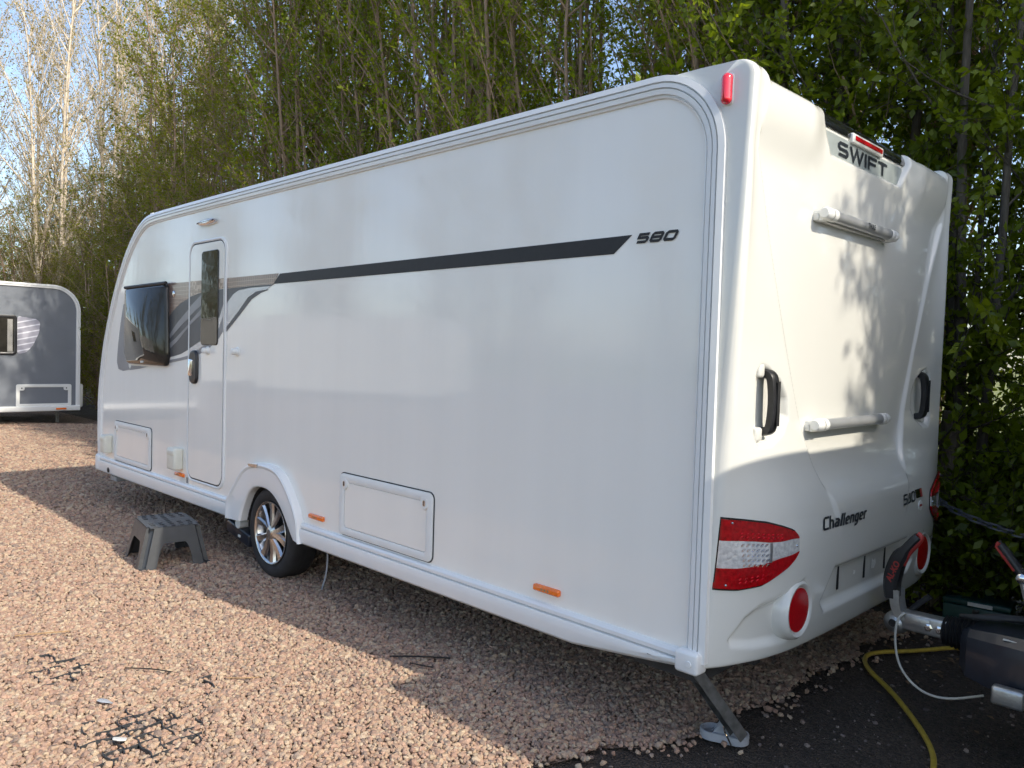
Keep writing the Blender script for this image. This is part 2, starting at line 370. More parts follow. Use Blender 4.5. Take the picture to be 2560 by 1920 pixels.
def script_glyphs(word, w=.17):
    """squared lower-case letters, cap height 1, x-height .70"""
    X = .70; a = .50; h = w / 2; c = .09; out = []; x = 0.0; l, r = h, a - h; lo, hi = h, X - h
    for ch in word:
        g = []; adv = a
        if ch == 'C': A = .62; g = [([(A, 1 - h), (h + c, 1 - h), (h, 1 - h - c), (h, h + c), (h + c, h), (A, h)], False)]; adv = A
        elif ch == 'h': g = [([(l, 0), (l, 1)], False), ([(w, hi), (r - c, hi), (r, hi - c), (r, 0)], False)]
        elif ch == 'a': g = [([(l, hi), (r - c, hi), (r, hi - c), (r, 0)], False), ([(r - h, lo), (l + c * .5, lo), (l, lo + c * .5), (l, .36 - c * .5), (l + c * .5, .36), (r - h, .36)], False)]
        elif ch == 'l': g = [([(h, 0), (h, 1)], False)]; adv = w
        elif ch == 'e': g = [([(r, lo), (l + c, lo), (l, lo + c), (l, hi - c), (l + c, hi), (r - c, hi), (r, hi - c), (r, .33)], False), ([(w, .33), (r - h, .33)], False)]
        elif ch == 'n': g = [([(l, 0), (l, X)], False), ([(w, hi), (r - c, hi), (r, hi - c), (r, 0)], False)]
        elif ch == 'g': g = [([(r, X), (r, -.12), (r - c, -.22), (l, -.22)], False), ([(r - h, lo), (l + c, lo), (l, lo + c), (l, hi - c), (l + c, hi), (r - h, hi)], False)]
        elif ch == 'r': g = [([(l, 0), (l, X)], False), ([(w, hi), (.36, hi)], False)]; adv = .36
        out += [([(p[0] + x, p[1]) for p in P], cl) for P, cl in g]; x += adv + .09
    vs, fs = strokes(out, w); return vs, fs, x - .09
# ------------------------------------------------------------------ ground
def sheet(name, poly, z, mt, kind='structure'):
    me = bpy.data.meshes.new(name); me.from_pydata([(x, y, z) for x, y in poly], [], [tuple(range(len(poly)))])
    me.materials.append(MATS[mt]); o = bpy.data.objects.new(name, me); COL.objects.link(o); o['kind'] = kind; return o
def edge_x(y):
    """where the gravel ends and the dark dirt begins"""
    return np.interp(y, [-6, -3, -1.2, -.43, .24, 1.0, 1.8, 2.6], [-1.6, -1.25, -.80, -.45, -.18, -.12, -.10, -.05]) + .03 * np.sin(np.asarray(y) * 9) + .02 * np.sin(np.asarray(y) * 23 + 1)
sheet('field', [(-600, -600), (600, -600), (600, 600), (-600, 600)], -0.03, 'grass_field')
gy = np.linspace(-30, 2.55, 220)
sheet('gravel_ground', [(-32, -30)] + [(float(edge_x(y)) if y > -6 else -1.6, float(y)) for y in gy] + [(-32, 2.55)], -0.006, 'gravel_bed')
sheet('dirt_ground', [(20, -30), (20, 9)] + [(-32, 9), (-32, 2.2), (-3.0, 2.2), (-3.0, -30)], -0.018, 'dirt')

# ------------------------------------------------------------------ shape of the caravan's moulded rear panel, x = F(y, z)
YC = 1.115
def sst(a, b, t):
    t = np.clip((np.asarray(t, float) - a) / (b - a), 0, 1); return t * t * (3 - 2 * t)
def tab(z, T):
    T = np.array(T); return np.interp(z, T[:, 0], T[:, 1])
def stab(z, T, h=.03):
    return (tab(z - h, T) + 2 * tab(z, T) + tab(z + h, T) + tab(z - h / 2, T) + tab(z + h / 2, T)) / 6
E_T=[(.36,.002),(.42,.006),(.68,.020),(1.08,.040),(1.34,.066),(1.67,.087),(2.08,.113),(2.40,.132),(2.62,.136)]
C_T=[(.36,.135),(.42,.158),(.50,.175),(.58,.186),(.74,.195),(.90,.194),(.965,.188),(1.00,.170),(1.04,.135),(1.10,.100),(1.18,.083),(1.35,.074),(2.15,.074),(2.32,.078),(2.42,.088),(2.50,.092),(2.64,.092)]
P_T=[(.36,.135),(.42,.158),(.50,.175),(.58,.186),(.74,.195),(.88,.190),(.98,.172),(1.12,.120),(1.3,.091),(1.6,.083),(2.0,.085),(2.3,.098),(2.64,.118)]
EF_T=[(.36,.045),(.42,.065),(.68,.095),(1.08,.110),(1.4,.117),(2.08,.128),(2.40,.134),(2.62,.136)]
def inpoly_dist(y,z,poly):
    """signed distance, positive inside"""
    y=np.asarray(y,float);z=np.asarray(z,float)
    d=np.full(np.broadcast(y,z).shape,1e9);ins=np.zeros(d.shape,bool)
    n=len(poly)
    for i in range(n):
        ax,az=poly[i];bx,bz=poly[(i+1)%n]
        ex,ez=bx-ax,bz-az;L=ex*ex+ez*ez
        t=np.clip(((y-ax)*ex+(z-az)*ez)/L,0,1)
        d=np.minimum(d,np.hypot(y-ax-t*ex,z-az-t*ez))
        c=((az>z)!=(bz>z))&(y<(bx-ax)*(z-az)/((bz-az) if bz!=az else 1e-9)+ax)
        ins^=c
    return np.where(ins,d,-d)
HANDLE=[(.16,1.50),(.20,1.53),(.26,1.52),(.36,1.47),(.42,1.40),(.43,1.32),(.38,1.26),(.28,1.215),(.19,1.215),(.155,1.26)]
GROOVE=[(.44,.70),(.34,.665),(.18,.63),(.12,.59),(.06,.50),(.075,.468),(.17,.452),(.36,.447),(.50,.50),(.50,.62)]
PLATE=[(.69,.705),(1.54,.705),(1.655,.57),(1.60,.515),(.63,.515),(.575,.57)]
def F(y,z,detail=True):
    y=np.asarray(y,float);z=np.asarray(z,float)
    u=np.abs(y-YC);ym=YC-u
    e=np.where(y>YC,tab(z,EF_T),tab(z,E_T));c=stab(z,C_T);pz=stab(z,P_T)
    us=np.clip(1.08-(2.45-z)*.434,.36,1.02)
    us=np.where(z<.82,.36-(.82-z)*.0,us)
    cen=c-.012*(u/1.1)**2+.034*sst(.44,.66,u)*sst(2.25,2.48,z)
    t=np.clip((YC-u)/(YC-us),0,1)
    pil=e+(pz-.004-e)*(1-(1-t)**3.2)
    k=sst(-.010,.014,u-us)
    x=cen*(1-k)+pil*k
    # lower flush zone: blend smoothly
    low=1-sst(.80,.93,z)
    xs=e+(cen-e)*(1-np.clip(u/YC,0,1)**6)
    x=x*(1-low)+xs*low
    if detail:
        # niche
        zl=2.405+np.maximum(0,(u-.40)/.16)*.2
        nm=sst(0,.022,z-zl)
        x=x*(1-nm)+.060*nm
        x=x-.034*sst(0,.03,inpoly_dist(ym,z,HANDLE))
        x=x-.026*sst(0,.035,inpoly_dist(ym,z,GROOVE))
        x=x-.032*sst(0,.03,inpoly_dist(ym,z,PLATE))
    r=np.minimum(.045,np.maximum(.012,e*.8))
    o=np.clip((u-(YC-r))/r,0,1)
    x=x-r*(1-np.sqrt(np.maximum(0,1-o*o)))
    return x

def Fx(y, z): return float(F(y, z))

# ------------------------------------------------------------------ the white caravan
O = (-3.3, 1.115, 0.0)
car = empty('touring_caravan', O, 0, 'large white touring caravan with charcoal side stripe parked in front of the hedge', 'caravan')
def P_(mb, name, mt, parent=None, smooth=35, label=None): return mb.build(name, mt, parent or car, O, smooth, label)

W = 2.23
PROF_F = smooth_path([(-6.63, .40), (-6.655, .7), (-6.65, 1.0), (-6.60, 1.25), (-6.52, 1.5), (-6.41, 1.726), (-6.233, 2.012), (-6.10, 2.18), (-5.977, 2.312), (-5.85, 2.42), (-5.70, 2.52), (-5.52, 2.592), (-5.366, 2.612), (-5.0, 2.616), (-4, 2.618)], 1)
PROF_R = [(-2, 2.616), (-.30, 2.612)] + [(-.30 + .305 * math.sin(a), 2.307 + .305 * math.cos(a)) for a in np.linspace(.15, math.pi / 2, 12)] + [(.005, 1.8), (.005, 1.2), (.005, .415)]
PROF = PROF_F + PROF_R

ARCH_OUT = [(-3.85, .313), (-3.86, .43), (-3.80, .50), (-3.72, .58), (-3.647, .657), (-3.584, .704), (-3.52, .735), (-3.424, .756), (-3.29, .765), (-3.164, .756), (-3.084, .727), (-3.004, .665), (-2.936, .592), (-2.88, .513), (-2.845, .445), (-2.845, .38), (-2.828, .318)]
ARCH_IN = [(-3.64, .322), (-3.627, .36), (-3.604, .415), (-3.544, .513), (-3.496, .560), (-3.435, .590), (-3.338, .602), (-3.231, .592), (-3.137, .548), (-3.067, .490), (-2.998, .412), (-2.953, .362), (-2.92, .330)]

# near wall: flat panel with the wheel cut-out
outline = PROF[::-1]
cut = [(-3.80, .40), (-3.70, .53), (-3.60, .63), (-3.45, .70), (-3.29, .715), (-3.13, .70), (-3.02, .61), (-2.93, .50), (-2.88, .40)]
wall = [(.0, .41)] + [(q[0], q[1]) for q in outline[1:]] 
wall = list(PROF) + [(-2.86, .40)] + cut[::-1] + [(-3.82, .40)]
mb = MB(); n = len(wall); mb.add([(x, 0.0, z) for x, z in wall] + [(x, .03, z) for x, z in wall], [tuple(range(n)), tuple(range(n, 2 * n))[::-1]] + [(i, (i + 1) % n, n + (i + 1) % n, n + i) for i in range(n)])
near = P_(mb, 'side_wall', 'wall_white', smooth=20)
mb = MB(); far = list(PROF); n = len(far); mb.add([(x, W, z) for x, z in far] + [(x, W - .03, z) for x, z in far], [tuple(range(n)), tuple(range(n, 2 * n))[::-1]] + [(i, (i + 1) % n, n + (i + 1) % n, n + i) for i in range(n)])
P_(mb, 'side_wall', 'wall_white', smooth=20)
# front panel and roof: the profile swept across
def sweep(prof, crown):
    mb = MB(); ys = [0.0, .02, .06, .3, .7, YC, W - .7, W - .3, W - .06, W - .02, W]; vs = []; m_ = len(ys)
    pr = [Vector(p) for p in prof]
    for i, p in enumerate(pr):
        t = (pr[min(i + 1, len(pr) - 1)] - pr[max(i - 1, 0)]).normalized(); nn = Vector((-t.y, t.x))
        for y in ys:
            k = math.sin(math.pi * y / W) ** .5 * crown; vs.append((p.x + nn.x * (k - .004), y, p.y + nn.y * (k - .004)))
    fs = [(i * m_ + j, i * m_ + j + 1, (i + 1) * m_ + j + 1, (i + 1) * m_ + j) for i in range(len(pr) - 1) for j in range(m_ - 1)]
    return mb.add(vs, fs)
isplit = max(i for i, p in enumerate(PROF_F) if p[1] < 2.40)
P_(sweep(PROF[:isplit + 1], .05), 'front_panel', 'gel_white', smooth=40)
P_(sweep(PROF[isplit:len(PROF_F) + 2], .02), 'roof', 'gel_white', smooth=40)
mb = MB(); mb.box((-3.3, YC, .335), (6.5, W - .12, .06)); mb.box((-3.2, .62, .27), (6.2, .05, .10)); mb.box((-3.2, W - .62, .27), (6.2, .05, .10)); mb.tube([(-3.27, .2, .30), (-3.27, W - .2, .30)], .05, 10)
P_(mb, 'chassis', 'underside')
# skirt boards below the wall
def skirt(x0, x1, zb, name='skirt'):
    xs = np.linspace(x0, x1, max(3, int((x1 - x0) / .12))); mb = MB(); vs = []
    for x in xs:
        b_ = zb(x)
        sec = [(.004, .447), (-.016, .443), (-.024, .432), (-.024, .4175), (-.012, .4155), (-.012, .4115), (-.030, .4095), (-.034, .395), (-.035, .370 if b_ < .34 else b_ + .03), (-.028, b_ + .012), (-.015, b_), (.02, b_ - .004), (.03, b_ + .03)]
        vs += [(x, y, z) for y, z in sec]
    m_ = 13
    fs = [(i * m_ + j, i * m_ + j + 1, (i + 1) * m_ + j + 1, (i + 1) * m_ + j) for i in range(len(xs) - 1) for j in range(m_ - 1)] + [tuple(range(m_)), tuple(range((len(xs) - 1) * m_, len(xs) * m_))[::-1]]
    return P_(mb.add(vs, fs), name, 'trim_white', smooth=25)
zb_r = lambda x: float(np.interp(x, [-3, -.62, -.27, -.08, .05], [.315, .316, .356, .382, .392]))
zb_f = lambda x: float(np.interp(x, [-6.7, -6.2, -5, -3.8], [.300, .303, .309, .313]))
skirt(-2.845, -.095, zb_r); sk = skirt(-6.575, -3.86, zb_f)
P_(MB().lathe([(.0, -.04), (.020, -.04), (.024, -.037), (.026, -.02)], (-6.29, 0, .345), 'y', 16), 'jack_socket', 'rubber_black', sk)
# corner caps
cap = P_(MB().rbox((-.045, -.012, .415), (.10, .075, .085), .014, 3), 'corner_cap', 'trim_white')
P_(MB().lathe([(.0, -.053), (.011, -.053), (.012, -.0515), (.012, -.045)], (-.03, 0, .413), 'y', 16), 'screw_cover', 'trim_white', cap)
P_(MB().rbox((-6.612, .03, .382), (.10, .14, .165), .03, 4), 'corner_cap', 'trim_white')
# awning rail: ridged section swept round the wall's edge
def rail(path, inward=1):
    sec = [(-.010, .01), (-.010, -.016), (.014, -.022), (.0155, -.010), (.0195, -.010), (.021, -.021), (.036, -.021), (.0375, -.010), (.0405, -.010), (.042, -.019), (.060, -.017), (.062, -.006), (.067, -.006), (.0685, -.010), (.074, -.008), (.075, .002)]
    pr = [Vector(p) for p in path]; vs = []; m_ = len(sec)
    for i, p in enumerate(pr):
        t = (pr[min(i + 1, len(pr) - 1)] - pr[max(i - 1, 0)]).normalized(); nn = Vector((t.y, -t.x)) * inward
        vs += [(p.x + nn.x * a, y, p.y + nn.y * a) for a, y in sec]
    fs = [(i * m_ + j, i * m_ + j + 1, (i + 1) * m_ + j + 1, (i + 1) * m_ + j) for i in range(len(pr) - 1) for j in range(m_ - 1)]
    return MB().add(vs, fs)
isp = min(i for i, p in enumerate(PROF) if p[0] > -5.4)
P_(rail(resample(PROF[:isp + 1], 60)), 'awning_rail', 'trim_white', smooth=22)
P_(rail(PROF[isp:]), 'awning_rail', 'trim_white', smooth=22)
mb = MB(); pr = resample(PROF[isp:-1], 90)
P_(MB().add([(a + 0.0, -.0045, b_) for a, b_ in [((p[0]), p[1]) for p in []]], []), 'rail_gasket', 'rubber_black') if False else None
P_(MB().rbox((-5.40, .02, 2.622), (.06, .05, .022), .006), 'rail_end_cap', 'trim_white')

# ---- moulded rear panel
def ztop(y):
    u = abs(y - YC); return 2.592 - .016 * float(sst(.50, .60, u)) + .034 * float(sst(.985, 1.03, u))
ys = sorted(set(np.round(np.concatenate([np.linspace(0, W, 300), np.linspace(0, .06, 14), np.linspace(W - .06, W, 14), np.linspace(.06, .16, 16)]), 5)))
zs_t = np.concatenate([np.linspace(0, 1, 235)])
cols = []
for y in ys:
    zt = ztop(y); r = .055; zb = .398 + .03 * float(sst(.0, .5, .5 - abs(abs(y - YC) - .65))) * 0 - .006 * float(sst(.95, 1.1, abs(y - YC)))
    z = zb + .012 + zs_t * (zt - r - zb - .012); x = F(np.full_like(z, y), z)
    x0 = x[0]; sec = [(x0 - .16, zb + .02), (x0 - .09, zb + .001), (x0 - .03, zb - .004), (x0 - .010, zb), (x0 - .003, zb + .005)] + list(zip(x, z))
    xt = x[-1]
    for a in np.linspace(0, math.pi / 2, 9)[1:]: sec.append((xt - r + r * math.cos(a), zt - r + r * math.sin(a)))
    sec += [(.0, zt), (-.10, zt + .004), (-.20, zt + .004), (-.262, zt + .002), (-.264, zt - .03)]
    cols.append([(a, y, b_) for a, b_ in sec])
m_ = len(cols[0]); vs = [p for c in cols for p in c]
fs = [(i * m_ + j, i * m_ + j + 1, (i + 1) * m_ + j + 1, (i + 1) * m_ + j) for i in range(len(cols) - 1) for j in range(m_ - 1)]
# flanges between the panel's edge section and the rail
for side, c in ((0.0, cols[0]), (W, cols[-1])):
    k0 = len(vs); nb = 6 + len(zs_t)
    for j, (x, y, z) in enumerate(c):
        if z <= 2.30 and j < nb - 1: rx, rz = -.002, max(z, .40)
        else:
            t = min(1.0, max(0.0, (j - 200) / (m_ - 200)))
            a = math.atan2(max(1e-3, z - 2.307), (x + .30) * .95) if x > -.26 else math.pi / 2 + .0
            rx, rz = -.30 + .298 * math.cos(a), 2.307 + .298 * math.sin(a)
        vs.append((x, side, z)); vs.append((rx, side, rz))
    fs += [(k0 + 2 * j, k0 + 2 * j + 1, k0 + 2 * j + 3, k0 + 2 * j + 2) for j in range(5, m_ - 2)]
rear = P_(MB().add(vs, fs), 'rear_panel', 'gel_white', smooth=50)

# ---- helpers for things fixed on the rear panel
def band(top, bot, off, n=24, k=6, edge=True, bulge=0.0):
    """lens between two (y,z) curves, lifted off the moulding"""
    T = resample(top, n); B = resample(bot, n); mb = MB(); vs = []
    for i in range(n):
        for j in range(k + 1):
            t = j / k; y = T[i][0] * (1 - t) + B[i][0] * t; z = T[i][1] * (1 - t) + B[i][1] * t
            e_ = off + bulge * math.sin(math.pi * t) * math.sin(math.pi * i / (n - 1)) ** .5
            vs.append((float(F(max(0.0, min(W, y)), z, False)) + e_, y, z))
    fs = [(i * (k + 1) + j, i * (k + 1) + j + 1, (i + 1) * (k + 1) + j + 1, (i + 1) * (k + 1) + j) for i in range(n - 1) for j in range(k)]
    if edge:
        loop = [i * (k + 1) for i in range(n)] + [(n - 1) * (k + 1) + j for j in range(1, k + 1)] + [i * (k + 1) + k for i in range(n - 2, -1, -1)] + [j for j in range(k - 1, 0, -1)]
        b0 = len(vs)
        vs += [(vs[q][0] - off - .02, vs[q][1], vs[q][2]) for q in loop]; L_ = len(loop)
        fs += [(loop[a], loop[(a + 1) % L_], b0 + (a + 1) % L_, b0 + a) for a in range(L_)]
    return mb.add(vs, fs)
def on_rear(vs, fs, off, det=False):
    mb = MB(); return mb.add([(float(F(y, z, det)) + off, y, z) for y, z in vs], fs)
def mir(P): return [(W - a, b_) for a, b_ in P]
# tail lights: red, clear, red
T0 = [(.014, .960), (.089, .951), (.193, .935), (.279, .912), (.340, .892), (.360, .872)]
T1 = [(.012, .880), (.07, .878), (.14, .872), (.198, .864), (.26, .862), (.318, .866), (.362, .864)]
T2 = [(.009, .778), (.071, .776), (.13, .780), (.190, .789), (.25, .800), (.317, .806), (.362, .815)]
T3 = [(.006, .702), (.078, .697), (.175, .708), (.224, .728), (.299, .760), (.338, .785), (.360, .808)]
for fl, lab in ((lambda P: P, None), (mir, None)):
    gk = P_(band(fl([(a, b_ + .007) for a, b_ in T0[:-1]] + [(.366, .876)]), fl([(a, b_ - .007) for a, b_ in T3[:-1]] + [(.366, .804)]), .005, 26, 10), 'light_gasket', 'gloss_black', smooth=40)
    o = P_(band(fl(T0), fl(T1), .012, 26, 8), 'tail_light', 'red_lens', smooth=40)
    P_(band(fl(T1[:]), fl(T2[:]), .011, 26, 8), 'clear_lens', 'clear_lens', o, smooth=40)
    P_(band(fl(T2), fl(T3), .012, 26, 8), 'red_lens', 'red_lens', o, smooth=40)
    # rows of small facets inside the clear lens, plus divider and screws
    mb = MB()
    for i in range(6):
        for j in range(5):
            y = .085 + i * .019 + j * .002; z = .862 - j * .0185 - i * .0015
            yy = fl([(y, z)])[0][0]; mb.box((Fx(yy, z) + .0125, yy, z), (.004, .015, .012), Matrix.Rotation(.5, 3, 'Y'))
    P_(mb, 'facets', 'chrome', o, smooth=0)['kind'] = 'stuff'
    mb = MB()
    for i in range(11):
        for zz in (.905 - i * .0022, .892 - i * .0022, .735 + i * .0022, .722 + i * .002):
            y = .08 + i * .022
            if (zz < .775 and y > .17) or (zz > .85 and y > .26): continue
            yy = fl([(y, zz)])[0][0]; mb.box((Fx(yy, zz) + .013, yy, zz), (.003, .012, .006), Matrix.Rotation(.5, 3, 'Y'))
    P_(mb, 'light_elements', 'red_lamp', o, smooth=0)['kind'] = 'stuff'
    ya = fl([(.212, 0)])[0][0]; P_(band(fl([(.200, .862), (.206, .862)]), fl([(.195, .790), (.203, .791)]), .016, 4, 4), 'divider', 'alloy_dark', o)
    for sy, sz in ((.045, .945), (.035, .714), (.346, .838)):
        yy = fl([(sy, 0)])[0][0]; P_(MB().ball((Fx(yy, sz) + .011, yy, sz), .005, 8), 'screw', 'chrome', o)
# round reflectors in conical housings
for yy in (.405, W - .405):
    zz = .573; x0 = .128
    h = P_(MB().lathe([(.128, -.03), (.122, .022), (.114, .044), (.104, .052), (.094, .050), (.089, .042), (.0, .042)], (x0, yy, zz), 'x', 40), 'reflector_housing', 'gel_white', smooth=50)
    P_(MB().lathe([(.0, .048), (.050, .0475), (.086, .0455), (.087, .040)], (x0, yy, zz), 'x', 36), 'reflector', 'red_reflector', h)
# grab handles in their recesses
for s_ in (1, -1):
    yy = lambda a: a if s_ > 0 else W - a
    xb = Fx(.25, 1.37); mb = MB()
    pts = [(xb - .012, yy(.262), 1.268), (xb + .040, yy(.262), 1.272), (xb + .050, yy(.262), 1.30), (xb + .056, yy(.262), 1.38), (xb + .050, yy(.262), 1.46), (xb + .040, yy(.262), 1.492), (xb - .012, yy(.262), 1.498)]
    sm = smooth_path(pts, 2); vs = []; 
    for i, p in enumerate(sm):
        t = (Vector(sm[min(i + 1, len(sm) - 1)]) - Vector(sm[max(i - 1, 0)])).normalized(); nn = Vector((t.z, 0, -t.x))
        for a, b_ in ((-.020, -.012), (-.020, .012), (-.012, .017), (.012, .017), (.020, .012), (.020, -.012), (.012, -.017), (-.012, -.017)): vs.append(tuple(Vector(p) + Vector((0, a * 1.3, 0)) + nn * b_))
    fs = [(i * 8 + k, i * 8 + (k + 1) % 8, (i + 1) * 8 + (k + 1) % 8, (i + 1) * 8 + k) for i in range(len(sm) - 1) for k in range(8)]
    h = P_(MB().add(vs, fs), 'grab_handle', 'plastic_black', smooth=30)
    P_(MB().rbox((xb + .0735, yy(.262), 1.38), (.004, .022, .17), .0015), 'grip_strip', 'velcro', h)
    for zz in (1.262, 1.505): P_(MB().rbox((xb + .008, yy(.205), zz), (.05, .05, .055), .012, 3), 'handle_mount', 'gel_white', h)
# bicycle-rack rails
for zc, tilt in ((1.284, 0), (2.148, 0)):
    xr = .074 + .045
    b_ = P_(MB().rbox((.082, .985, zc - .012), (.03, .78, .03), .006), 'rack_base', 'gel_white')
    t_ = P_(MB().lathe([(.0235, -.30), (.0235, .30)], (xr, .985, zc), 'y', 20), 'rack_rail', 'rail_satin')
    for sg in (-1, 1):
        P_(MB().lathe([(.0, sg * .393), (.019, sg * .392), (.026, sg * .380), (.027, sg * .345), (.0255, sg * .340)], (xr, .985, zc), 'y', 20), 'end_cap', 'plastic_white', t_)
        P_(MB().lathe([(.0255, sg * .335), (.027, sg * .330), (.027, sg * .302), (.0255, sg * .298)], (xr, .985, zc), 'y', 20), 'collar', 'plastic_white', t_)
        P_(MB().rbox((.090, .985 + sg * .36, zc - .006), (.05, .05, .045), .008), 'bracket', 'plastic_white', t_)
    if zc > 2:
        vs, fs = text_mesh('THULE', .032, .0009, 0, .85); w_ = max(v[0] for v in vs)
        P_(MB().add([(xr + .0242 - .0, .985 - w_ / 2 + .05 + a, zc - .010 + c) for a, c in vs], fs), 'lettering', 'text_dark', t_, smooth=0)
# name panel in the niche, dark strip above, brake light
mb = MB(); pl = rpoly([(.645, 2.512), (.705, 2.425), (.76, 2.418), (1.47, 2.418), (1.525, 2.425), (1.585, 2.512)], .03)
n = len(pl); mb.add([(.0665, a, b_) for a, b_ in pl] + [(.058, a, b_) for a, b_ in pl], [tuple(range(n))] + [(i, (i + 1) % n, n + (i + 1) % n, n + i) for i in range(n)])
npanel = P_(mb, 'name_panel', 'grey_mirror', smooth=0)
vs, fs, w_ = glyphs('SWIFT', .21, 1.12, .16); sc = .062; sxk = .56 / (w_ * sc)
P_(MB().add([(.0695, 1.115 - .30 + a * sc * sxk, 2.432 + b_ * sc) for a, b_ in vs], fs), 'lettering', 'text_dark', npanel, smooth=0)
mb = MB(); vs = []
for y in np.linspace(.60, 1.63, 20):
    for j, (dx, z) in enumerate(((.064, 2.530), (.066, 2.545), (.060, 2.565), (.046, 2.588), (.01, 2.600), (-.06, 2.604))): vs.append((dx + .003, y, z))
P_(mb.add(vs, [(i * 6 + j, i * 6 + j + 1, (i + 1) * 6 + j + 1, (i + 1) * 6 + j) for i in range(19) for j in range(5)]), 'dark_trim', 'gloss_black', smooth=40)
bl = P_(MB().rbox((.070, 1.115, 2.530), (.024, .35, .046), .008, 3), 'brake_light_housing', 'gel_white')
P_(MB().rbox((.0825, 1.115, 2.531), (.007, .31, .020), .003, 2), 'brake_light', 'red_reflector', bl)
# model lettering low on the panel
vs, fs, w_ = script_glyphs('Challenger')
P_(on_rear([(.555 + a / w_ * .42 + b_ * .016, .866 + b_ * .052) for a, b_ in vs], fs, .004), 'lettering', 'text_dark', rear, smooth=0)
vs, fs, w_ = glyphs('580', .17, .78, .16); k = .185 / w_
P_(on_rear([(1.435 + a * k + b_ * .012, .868 + b_ * .052) for a, b_ in vs], fs, .004), 'lettering', 'text_dark', rear, smooth=0)
b1 = P_(band([(1.642, .922), (1.735, .922)], [(1.642, .880), (1.735, .880)], .003, 6, 3), 'emblem', 'gloss_black', rear)
P_(band([(1.705, .920), (1.732, .920)], [(1.705, .882), (1.732, .882)], .0045, 3, 3), 'emblem_stripe', 'grip_red', rear)
P_(MB().lathe([(.0, .004), (.026, .004), (.027, .0)], (Fx(1.70, .838), 1.70, .838), 'x', 20), 'round_sticker', 'paper', rear)
P_(MB().box((Fx(1.70, .838) + .0045, 1.70, .840), (.002, .034, .010)), 'sticker_print', 'grip_red', rear)
# bare number-plate place with fixing strips
for yy in (.80, 1.085, 1.33):
    mb = MB(); mb.box((Fx(yy, .60) + .004, yy, .633), (.004, .014, .115), Matrix.Rotation(0, 3, 'X')); P_(mb, 'fixing_strip', 'velcro', rear)
    if yy > .9: P_(MB().box((Fx(yy, .68) + .010, yy - .01, .694), (.004, .075, .011)), 'fixing_strip', 'velcro', rear)
for yy, zz, s_ in ((.97, .622, .018), (1.19, .625, .042)):
    P_(MB().add([(Fx(yy, zz) + .004, yy + a * s_, zz + b_ * s_) for a, b_ in ((-.6, -.5), (.2, -.6), (.7, -.1), (.5, .5), (.1, .3), (-.5, .6))], [(0, 1, 2, 3, 4, 5)]), 'tape_remnant', 'paper', rear, smooth=0)
# side marker lamp at the top of the corner
mk = P_(MB().plate(rrect(-.008, 2.457, .030, 2.566, .0185, 8), -.034, .0, .014), 'marker_lamp', 'red_lamp', smooth=60)
P_(MB().plate(rpoly([(-.012, 2.455), (.032, 2.455), (.034, 2.50), (.034, 2.565), (.012, 2.57), (-.012, 2.565)], .012), -.006, .004, .002), 'lamp_base', 'plastic_white', mk)

# ---- printed graphics on the side
def decal(poly, mt, y=-.0022, name='decal', parent=None, smooth=0):
    return P_(MB().plate(poly, y, y + .0012), name, mt, parent or near, smooth)
decal([(-3.204, 2.014), (-.392, 2.026), (-.481, 1.956), (-3.287, 1.950)], 'decal_dark', name='side_stripe')
vs, fs, w_ = glyphs('580', .27, 1.25, .16); k = .185 / w_
P_(MB().add([(-.376 + a * k + b_ * .022, -.0035, 1.989 + b_ * .040) for a, b_ in vs], fs), 'lettering', 'decal_dark', near, smooth=0)
decal([(-5.064, 2.026), (-4.60, 2.021), (-4.60, 1.898), (-4.77, 1.86), (-4.905, 1.808), (-4.996, 1.758), (-5.054, 1.726)], 'decal_bronze', name='graphic')
decal([(-3.965, 2.02), (-3.22, 2.017), (-3.279, 1.949), (-3.609, 1.949), (-3.965, 1.945)], 'decal_bronze', name='graphic')
decal([(-3.965, 1.944), (-3.609, 1.948), (-3.279, 1.948), (-3.317, 1.938), (-3.609, 1.937), (-3.781, 1.927), (-3.869, 1.9), (-3.965, 1.838)], 'decal_grey', name='graphic')
decal([(-3.965, 1.837), (-3.869, 1.899), (-3.781, 1.926), (-3.609, 1.936), (-3.317, 1.937), (-3.371, 1.919), (-3.524, 1.909), (-3.64, 1.873), (-3.793, 1.772), (-3.965, 1.669)], 'decal_silver', name='graphic')
decal([(-3.965, 1.667), (-3.793, 1.771), (-3.64, 1.872), (-3.524, 1.908), (-3.371, 1.918), (-3.348, 1.914), (-3.459, 1.897), (-3.589, 1.858), (-3.774, 1.745), (-3.965, 1.634)], 'decal_grey', name='graphic')
decal([(-5.054, 1.725), (-4.996, 1.757), (-4.905, 1.807), (-4.77, 1.859), (-4.60, 1.897), (-4.60, 1.50), (-4.756, 1.458), (-5.044, 1.416)], 'decal_grey', name='graphic')
decal([(-5.014, 1.594), (-4.832, 1.706), (-4.60, 1.817), (-4.60, 1.746), (-4.808, 1.659), (-5.013, 1.561)], 'decal_mid', -.0036, name='graphic')
decal([(-5.012, 1.528), (-4.851, 1.586), (-4.60, 1.70), (-4.60, 1.678), (-4.827, 1.558), (-5.01, 1.481)], 'decal_mid', -.0036, name='graphic')
decal([(-5.055, 1.395), (-4.755, 1.429), (-4.60, 1.452), (-4.60, 1.425), (-4.799, 1.402), (-5.078, 1.368)], 'decal_mid', name='graphic')
decal([(-6.036, 1.88), (-5.90, 1.878), (-5.90, 1.33), (-5.859, 1.295), (-6.031, 1.276), (-6.145, 1.29), (-6.189, 1.353), (-6.164, 1.513), (-6.104, 1.714)], 'decal_mid', name='graphic')
decal([(-5.826, 1.332), (-5.427, 1.335), (-5.638, 1.31), (-5.865, 1.29)], 'decal_mid', name='graphic')
